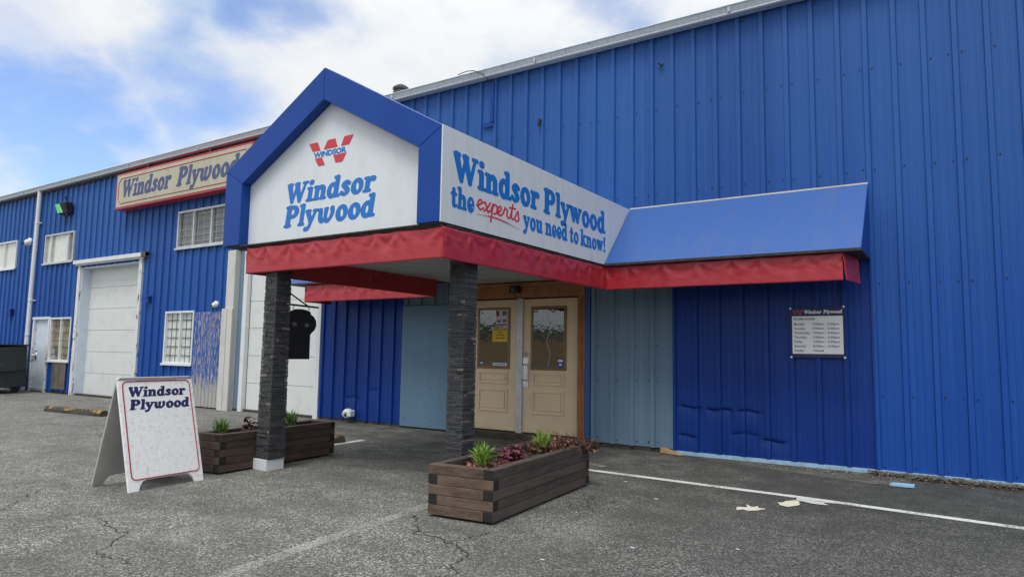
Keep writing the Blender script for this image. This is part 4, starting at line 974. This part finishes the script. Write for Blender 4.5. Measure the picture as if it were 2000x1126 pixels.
n = sheet('sticker', 'dark blue sticker low on the left door glass', 'sticker', -6.63, -6.545, 1.115, 1.185, 'stk_blue'); b = MB(); b.box(-6.61, -6.565, .019, .0199, 1.135, 1.16); onto(n, b, 'mark', 'txt_white')
n = sheet('sticker', 'long white strip sticker at the bottom of the left door glass', 'sticker', -6.37, -6.10, 1.112, 1.155, 'txt_white'); b = MB(); b.box(-6.35, -6.12, .019, .0199, 1.128, 1.140); onto(n, b, 'mark', 'stk_blue')
n = sheet('sticker', 'small red sticker in the top corner of the right door glass', 'sticker', -5.605, -5.54, 1.945, 2.0, 'stk_red'); b = MB(); b.box(-5.59, -5.555, .019, .0199, 1.96, 1.985); onto(n, b, 'mark', 'txt_white')
n = sheet('sticker', 'blue sticker with pale top low on the right door glass', 'sticker', -5.17, -5.075, 1.11, 1.235, 'stk_blue'); b = MB(); b.box(-5.165, -5.08, .019, .0199, 1.19, 1.225); b.box(-5.145, -5.10, .019, .0199, 1.135, 1.165); onto(n, b, 'mark', 'txt_white')

# ------------------------------------------------------------------ things fixed to the wall
F = thing('flood_light', 'black wall flood light with a glowing green lens under the eave', 'lamp', (-21.15, -.03, 0))
b = MB(); b.prism([(-21.40, -.05, 5.00), (-21.40, -.18, 5.03), (-21.40, -.27, 5.30), (-21.40, -.05, 5.34)], (.56, 0, 0)); b.tube([(-20.95, -.12, 5.0), (-20.95, -.13, 4.94)], .05, 8); b.build('housing', M['lamp_body'], F, bevel=.015)
b = MB(); b.prism([(-21.385, -.188, 5.05), (-21.08, -.188, 5.05), (-21.16, -.266, 5.285), (-21.385, -.266, 5.285)], (0, -.016, -.003)); b.build('lens', M['lens_green'], F, bevel=.004)
b = MB(); b.tube([(-21.2, -.04, 5.4), (-21.2, -.12, 5.52), (-21.2, -.04, 5.55)], .018, 8); b.build('conduit', M['black'], F)
def dome(x, z, r, label):
    D = thing('security_camera', label, 'camera', (x, -.03, 0))
    b = MB(); b.tube([(x, -.02, z), (x, -.07, z)], r, 14); b.ball((x, -.09, z - .02), r * .8); b.build('housing', M['white'], D, smooth=True)
    b = MB(); b.ball((x - r * .35, -.09 - r * .62, z - .03), r * .42); b.build('lens', M['black'], D, smooth=True)
    return D
dome(-23.42, 4.40, .13, 'white dome security camera high on the wall left of the downspout')
dome(-13.82, 2.28, .075, 'small white round security camera above the peeling board panel')
D = thing('door_camera', 'small black box camera over the entrance doors', 'camera', (-5.86, -.08, 0))
b = MB(); b.box(-5.94, -5.79, -.19, -.076, 2.25, 2.36); b.build('housing', M['black'], D, bevel=.008); b = MB(); b.tube([(-5.865, -.19, 2.295), (-5.865, -.20, 2.295)], .03, 12); b.build('lens', M['grime'], D)
O = thing('outlet_box', 'little blue painted outlet box on the wall right of the tall loading door', 'box', (-16.57, -.03, 0)); b = MB(); b.box(-16.63, -16.5, -.10, -.03, 2.38, 2.52); b.build('box', M['wall_blue_new'], O, bevel=.006); b = MB(); b.prism([(-16.66, -.03, 2.52), (-16.66, -.13, 2.50), (-16.66, -.13, 2.53), (-16.66, -.03, 2.56)], (.18, 0, 0)); b.build('rain_lid', M['wall_blue_new'], O)
O = thing('outlet_box', 'little blue painted outlet box on the wall above the dumpster', 'box', (-24.3, -.03, 0)); b = MB(); b.box(-24.37, -24.2, -.11, -.03, 2.2, 2.38); b.build('box', M['wall_blue_new'], O, bevel=.006); b = MB(); b.prism([(-24.4, -.03, 2.38), (-24.4, -.13, 2.36), (-24.4, -.13, 2.39), (-24.4, -.03, 2.42)], (.23, 0, 0)); b.build('rain_lid', M['wall_blue_new'], O)
O = thing('pipe_cover', 'white plastic pipe cover low on the blue wall by the left planter', 'vent', (-9.5, -.03, 0)); b = MB(); b.tube([(-9.52, -.03, .17), (-9.52, -.10, .17), (-9.50, -.17, .15)], [.085, .085, .07], 14); b.box(-9.5, -9.38, -.16, -.03, .11, .23); b.build('hood', M['vinyl'], O, bevel=.02); b = MB(); b.tube([(-9.50, -.17, .15), (-9.50, -.175, .15)], .035, 10); b.build('opening', M['black'], O)
C = MB(); C.tube([(-7.05, -.20, 6.01), (-6.85, -.22, 6.02), (-6.7, -.21, 6.0), (-6.55, -.20, 5.92), (-6.45, -.06, 5.8), (-6.43, -.05, 5.5)], .007, 6)
tag(C.build('cable', M['black'], origin=(-6.43, -.07, 5.6)), 'thin black cable drooping over the gutter onto the wall', 'cable')

# ------------------------------------------------------------------ planters
def planter(cx, cy, rz, w_, l_, mside, mfront, label, seed):
    P = thing('planter', label, 'planter', (cx, cy, 0), rz, 'timber planters beside the pillars')
    rs = random.Random(seed); b = MB(); t = .085; n = 5; h = .079; z = .018; hw = w_ / 2; hl_ = l_ / 2
    for i in range(n):
        j = lambda: rs.uniform(-.003, .003)
        z0 = z + .0012 + i * h; z1 = z + (i + 1) * h - .0018
        if i % 2 == 0: F_ = (-hw, hw - t); Rr = (-hl_, hl_ - t); Bk = (-hw + t, hw); Lf = (-hl_ + t, hl_)
        else: F_ = (-hw + t, hw); Rr = (-hl_ + t, hl_); Bk = (-hw, hw - t); Lf = (-hl_, hl_ - t)
        q = j(); b.box(F_[0] + .001, F_[1] - .001, -hl_ + q, -hl_ + t, z0, z1, 1, mx=2)
        q = j(); b.box(Bk[0] + .001, Bk[1] - .001, hl_ - t, hl_ + q, z0, z1, 1, mx=2)
        q = j(); b.box(hw - t, hw + q, Rr[0] + .001, Rr[1] - .001, z0, z1, 0, my=2)
        q = j(); b.box(-hw + q, -hw + t, Lf[0] + .001, Lf[1] - .001, z0, z1, 0, my=2)
    b.local('boards', [mside, mfront, M['end_grain']], P, bevel=.004)
    s = MB(); nx, ny = 16, 40
    for i in range(nx + 1):
        for k in range(ny + 1):
            x = -hw + t + .002 + (w_ - 2 * t - .004) * i / nx; y = -hl_ + t + .002 + (l_ - 2 * t - .004) * k / ny
            s.v.append((x, y, .345 + .035 * mnoise.noise(Vector((x * 5, y * 5, seed))) + .015 * mnoise.noise(Vector((x * 19, y * 19, seed)))))
    for i in range(nx):
        for k in range(ny):
            a = i * (ny + 1) + k; s.f.append([a, a + ny + 1, a + ny + 2, a + 1]); s.m.append(0)
    s.local('soil', M['soil'], P)
    b = MB()
    for y in (-hl_ + .2, hl_ - .26): b.box(-hw + .05, hw - .05, y, y + .08, 0, .018)
    b.local('skid', M['end_grain'], P)
    return P
planter(-3.445, -3.725, .088, .605, 1.95, M['timber'], M['timber_front'], 'brown timber planter in front of the right pillar, nearest the camera', 3)
PL = planter(-6.83, -3.83, .105, .42, 1.74, M['timber_dark'], M['timber_dark'], 'dark timber planter beside the left pillar, behind the sidewalk sign', 4)

def tuft(x, y, z, n, hgt, spread, m, label, seed):
    rs = random.Random(seed); b = MB()
    for i in range(n):
        a = rs.uniform(0, 2 * math.pi); l = hgt * rs.uniform(.6, 1.15); out_ = spread * rs.uniform(.25, 1.0); wd = rs.uniform(.0045, .008)
        bx = x + rs.gauss(0, .022); by = y + rs.gauss(0, .022); d = Vector((math.cos(a), math.sin(a), 0)); s = Vector((-d.y, d.x, 0)) * wd; prev = None
        s = Vector((rs.uniform(-1, 1), rs.uniform(-1, 1), 0)).normalized() * wd
        for k in range(6):
            t = k / 5; p = Vector((bx, by, z)) + d * (out_ * t ** 1.7) + Vector((0, 0, l * (t - .5 * (out_ / spread) * t ** 3)))
            q = s * (1 - t ** 2.2) + s * .06
            if prev: nbase = len(b.v); b.v += [prev[0], prev[1], tuple(p + q), tuple(p - q)] if False else []; verts_prev = prev
            cur = (len(b.v), len(b.v) + 1); b.v += [tuple(p - q), tuple(p + q)]
            if prev: b.f.append([prev[0], prev[1], cur[1], cur[0]]); b.m.append(0)
            prev = cur
    ob = b.build('grass_clump', M[m], origin=(x, y, z))
    return tag(ob, label, 'plant', 'green strappy clumps in the planters')
def leaves(name, label, x, y, z, rx, ry, rz_, n, size, m, seed, cat='plant', twigs=0, flat=.5):
    rs = random.Random(seed); b = MB()
    for i in range(n):
        while True:
            u, v, w_ = rs.uniform(-1, 1), rs.uniform(-1, 1), rs.uniform(0, 1)
            if u * u + v * v + w_ * w_ < 1: break
        p = Vector((x + u * rx, y + v * ry, z + w_ * rz_)); a = rs.uniform(0, 6.28); tl = rs.uniform(-flat, flat) * 1.8
        d = Vector((math.cos(a) * math.cos(tl), math.sin(a) * math.cos(tl), math.sin(tl))); s = d.cross(Vector((rs.uniform(-.6, .6), rs.uniform(-.6, .6), 1))).normalized()
        L_ = size * rs.uniform(.6, 1.3); nn = s.cross(d) * (L_ * .15)
        b.face([p, p + d * L_ * .35 + s * L_ * .30 + nn, p + d * L_ * .8 + s * L_ * .24 + nn, p + d * L_, p + d * L_ * .8 - s * L_ * .24 + nn, p + d * L_ * .35 - s * L_ * .30 + nn])
    for i in range(twigs):
        u, v = rs.uniform(-1, 1), rs.uniform(-1, 1); p = Vector((x + u * rx, y + v * ry, z)); q = p + Vector((rs.uniform(-.16, .16), rs.uniform(-.16, .16), rs.uniform(.03, rz_ * 1.25)))
        b.tube([p, p.lerp(q, .5) + Vector((0, 0, .025)), q], [.004, .003, .0015], 4, 1)
    return tag(b.build(name, [M[m], M['twig']], origin=(x, y, z)), label, cat)
tuft(-3.44, -4.28, .335, 170, .27, .155, 'blade', 'bright green strappy clump at the near end of the brown planter', 1)
tuft(-3.46, -3.28, .35, 160, .27, .15, 'blade', 'bright green strappy clump in the middle of the brown planter, behind purple leaves', 2)
tuft(-6.90, -4.42, .34, 160, .25, .165, 'blade2', 'darker green strappy clump at the near end of the dark planter', 3)
tuft(-6.97, -3.42, .36, 150, .25, .16, 'blade2', 'darker green strappy clump at the far end of the dark planter, right of the pillar', 4)
leaves('coral_bells', 'low purple red leafy plant between the two green clumps', -3.40, -3.88, .34, .13, .17, .16, 170, .06, 'purple', 5)
cb = leaves('coral_bells', 'dark purple leafy plant with a raised sprig beside the left pillar', -6.84, -4.0, .36, .13, .22, .09, 150, .05, 'dusk', 6)
sp_ = leaves('sprig', None, -6.84, -4.12, .40, .05, .05, .19, 46, .045, 'dusk', 16, None); sp_.parent = cb; sp_.location = sp_.location - cb.location
leaves('dead_shrub', 'tangle of dead brown leaves and twigs spilling over the far end of the brown planter', -3.44, -3.05, .35, .25, .36, .14, 620, .052, 'deadleaf', 7, 'plant', 150, .7)
leaves('dead_leaves', 'dry brown leaves lying at the foot of the near green clump', -3.45, -4.24, .345, .16, .15, .045, 150, .06, 'deadleaf', 8, 'plant', 10, .4)
leaves('dead_shrub', 'wispy dead brown trailing twigs hanging over the far corner of the brown planter', -3.22, -2.82, .37, .13, .10, .08, 130, .045, 'deadleaf', 9, 'plant', 60, .7)
b = MB(); b.box(-3.80, -3.62, -4.285, -4.262, .355, .375); tag(b.build('plant_label', M['txt_white'], origin=(-3.7, -4.27, .35)), 'white plastic strip lying on the soil at the near end of the brown planter', 'label')

# ------------------------------------------------------------------ things on the ground
D = thing('dumpster', 'dark green steel dumpster cut off at the left edge by the wall', 'dumpster', (-22.6, -1.2, 0))
b = MB(); b.prism([(-23.9, -1.9, .18), (-23.9, -2.05, .75), (-23.9, -2.0, 1.18), (-23.9, -.55, 1.30), (-23.9, -.5, .18)], (2.2, 0, 0)); b.box(-23.92, -21.69, -2.08, -1.98, 1.10, 1.2); b.box(-21.74, -21.66, -1.95, -.55, .62, .74); b.build('body', M['dumpster'], D, bevel=.015)
b = MB(); b.box(-23.95, -21.66, -2.06, -.48, 1.295, 1.335); b.build('lid', M['black'], D, bevel=.01)
b = MB(); b.box(-21.70, -21.60, -1.7, -.8, .60, .86); b.build('lift_sleeve', M['dumpster'], D, bevel=.01)
b = MB(); b.box(-21.597, -21.592, -1.35, -1.22, .72, .79); b.box(-21.597, -21.592, -1.18, -1.10, .72, .79); b.build('marking', M['txt_grey'], D)
for x in (-23.6, -21.9):
    for y in (-1.7, -.7): b = MB(); b.tube([(x - .03, y, .09), (x + .03, y, .09)], .09, 14); b.box(x - .05, x + .05, y - .03, y + .03, .09, .2); b.build('caster', M['black'], D)
def stop(x, y, rz, l, label):
    T_ = thing('wheel_stop', label, 'wheel stop', (x, y, 0), rz, 'concrete wheel stops'); b = MB(); n = 24
    for i in range(n):
        a = -l / 2 + l * i / n; c = a + l / n; f = lambda q: .012 * mnoise.noise(Vector((q * 3, x, 0)))
        prof = lambda q: [(q, -.085, 0), (q, -.078 + f(q), .06), (q, -.045, .105 + f(q + 4)), (q, .045, .105 + f(q + 9)), (q, .078 + f(q), .06), (q, .085, 0)]
        A_, B_ = prof(a), prof(c)
        for k in range(5): b.face([A_[k], A_[k + 1], B_[k + 1], B_[k]][::-1], 1 if k in (0, 4) else 0)
        if i == 0: b.face(A_, 1)
        if i == n - 1: b.face(B_[::-1], 1)
    o = b.local('block', [M['curb_yellow'], M['curb']], T_)
    return T_
stop(-14.55, -2.45, .085, 1.9, 'long concrete wheel stop with worn yellow top on the asphalt behind the sidewalk sign')
stop(-7.55, -2.16, 1.5, .22, 'short stub of a yellow wheel stop at the far end of the dark planter')
b = MB(); b.prism([(-3.50, -.10, .01), (-3.20, -.18, .01), (-3.50, -.10, .075)], (.03, .085, 0)); tag(b.build('door_wedge', M['wedge'], origin=(-3.4, -.1, 0)), 'small wooden door wedge on the asphalt against the grey blue wall', 'wedge')
b = MB(); b.prism([(-.72, -.84, .008), (-.50, -.82, .008), (-.50, -.70, .008), (-.70, -.72, .008)], (0, 0, .022)); tag(b.build('board_scrap', M['bluebd'], origin=(-.6, -.77, 0)), 'small pale blue board scrap on the asphalt near the wall foot', 'scrap')
def litter(name, n, fn, sz, m, seed, zr=.02, kind='stuff', label=None):
    rs = random.Random(seed); b = MB()
    for i in range(n):
        x, y = fn(rs); a = rs.uniform(0, 6.28); s = sz * rs.uniform(.4, 1.4); z = .006 + rs.uniform(0, zr)
        p = Vector((x, y, z)); d = Vector((math.cos(a), math.sin(a), rs.uniform(-.3, .3))) * s; e = Vector((-math.sin(a), math.cos(a), rs.uniform(-.3, .3))) * s * .6
        b.face([p - d, p - e, p + d, p + e])
    o = b.build(name, M[m]); o['kind'] = kind
    if label: o['label'] = label; o['category'] = 'litter'
    return o
litter('leaf_litter', 4200, lambda r: (lambda t: (-1.0 + 3.2 * t, -.05 - abs(r.gauss(0, .08 + .12 * t)) - .01))(r.random()), .017, 'moss', 1, .04, label='brown leaf litter and moss along the wall foot')
litter('loose_grit', 1500, lambda r: (r.gauss(-1.1, .55), -.10 - abs(r.gauss(0, .16))), .011, 'grit', 2, .012, label='pale loose grit washed against the wall foot')
litter('leaf_crumbs', 120, lambda r: (r.gauss(-2.85, .12), r.gauss(-3.45, .22)), .012, 'twig', 3, .004, label='dark crumbs of leaf on the asphalt beside the brown planter')
for i, (x, y, s) in enumerate(((-2.42, -2.98, .03), (-2.3, -5.2, .022), (-1.95, -4.6, .025), (-3.0, -2.35, .03), (-2.75, -3.9, .012), (-1.35, -4.2, .02))):
    b = MB(); s *= .7; P = [(x + s * (1 + .5 * mnoise.noise(Vector((i, k, 0)))) * math.cos(k), y + .5 * s * (1 + .5 * mnoise.noise(Vector((i, k, 4)))) * math.sin(k), .006) for k in np.linspace(0, 5.4, 7)]
    b.prism(P, (0, 0, .004)); tag(b.build('paper_scrap', M['paper'], origin=(x, y, 0)), None, 'scrap', 'pale scraps scattered on the asphalt')['label'] = 'tiny pale scrap lying on the dark asphalt right of the brown planter'
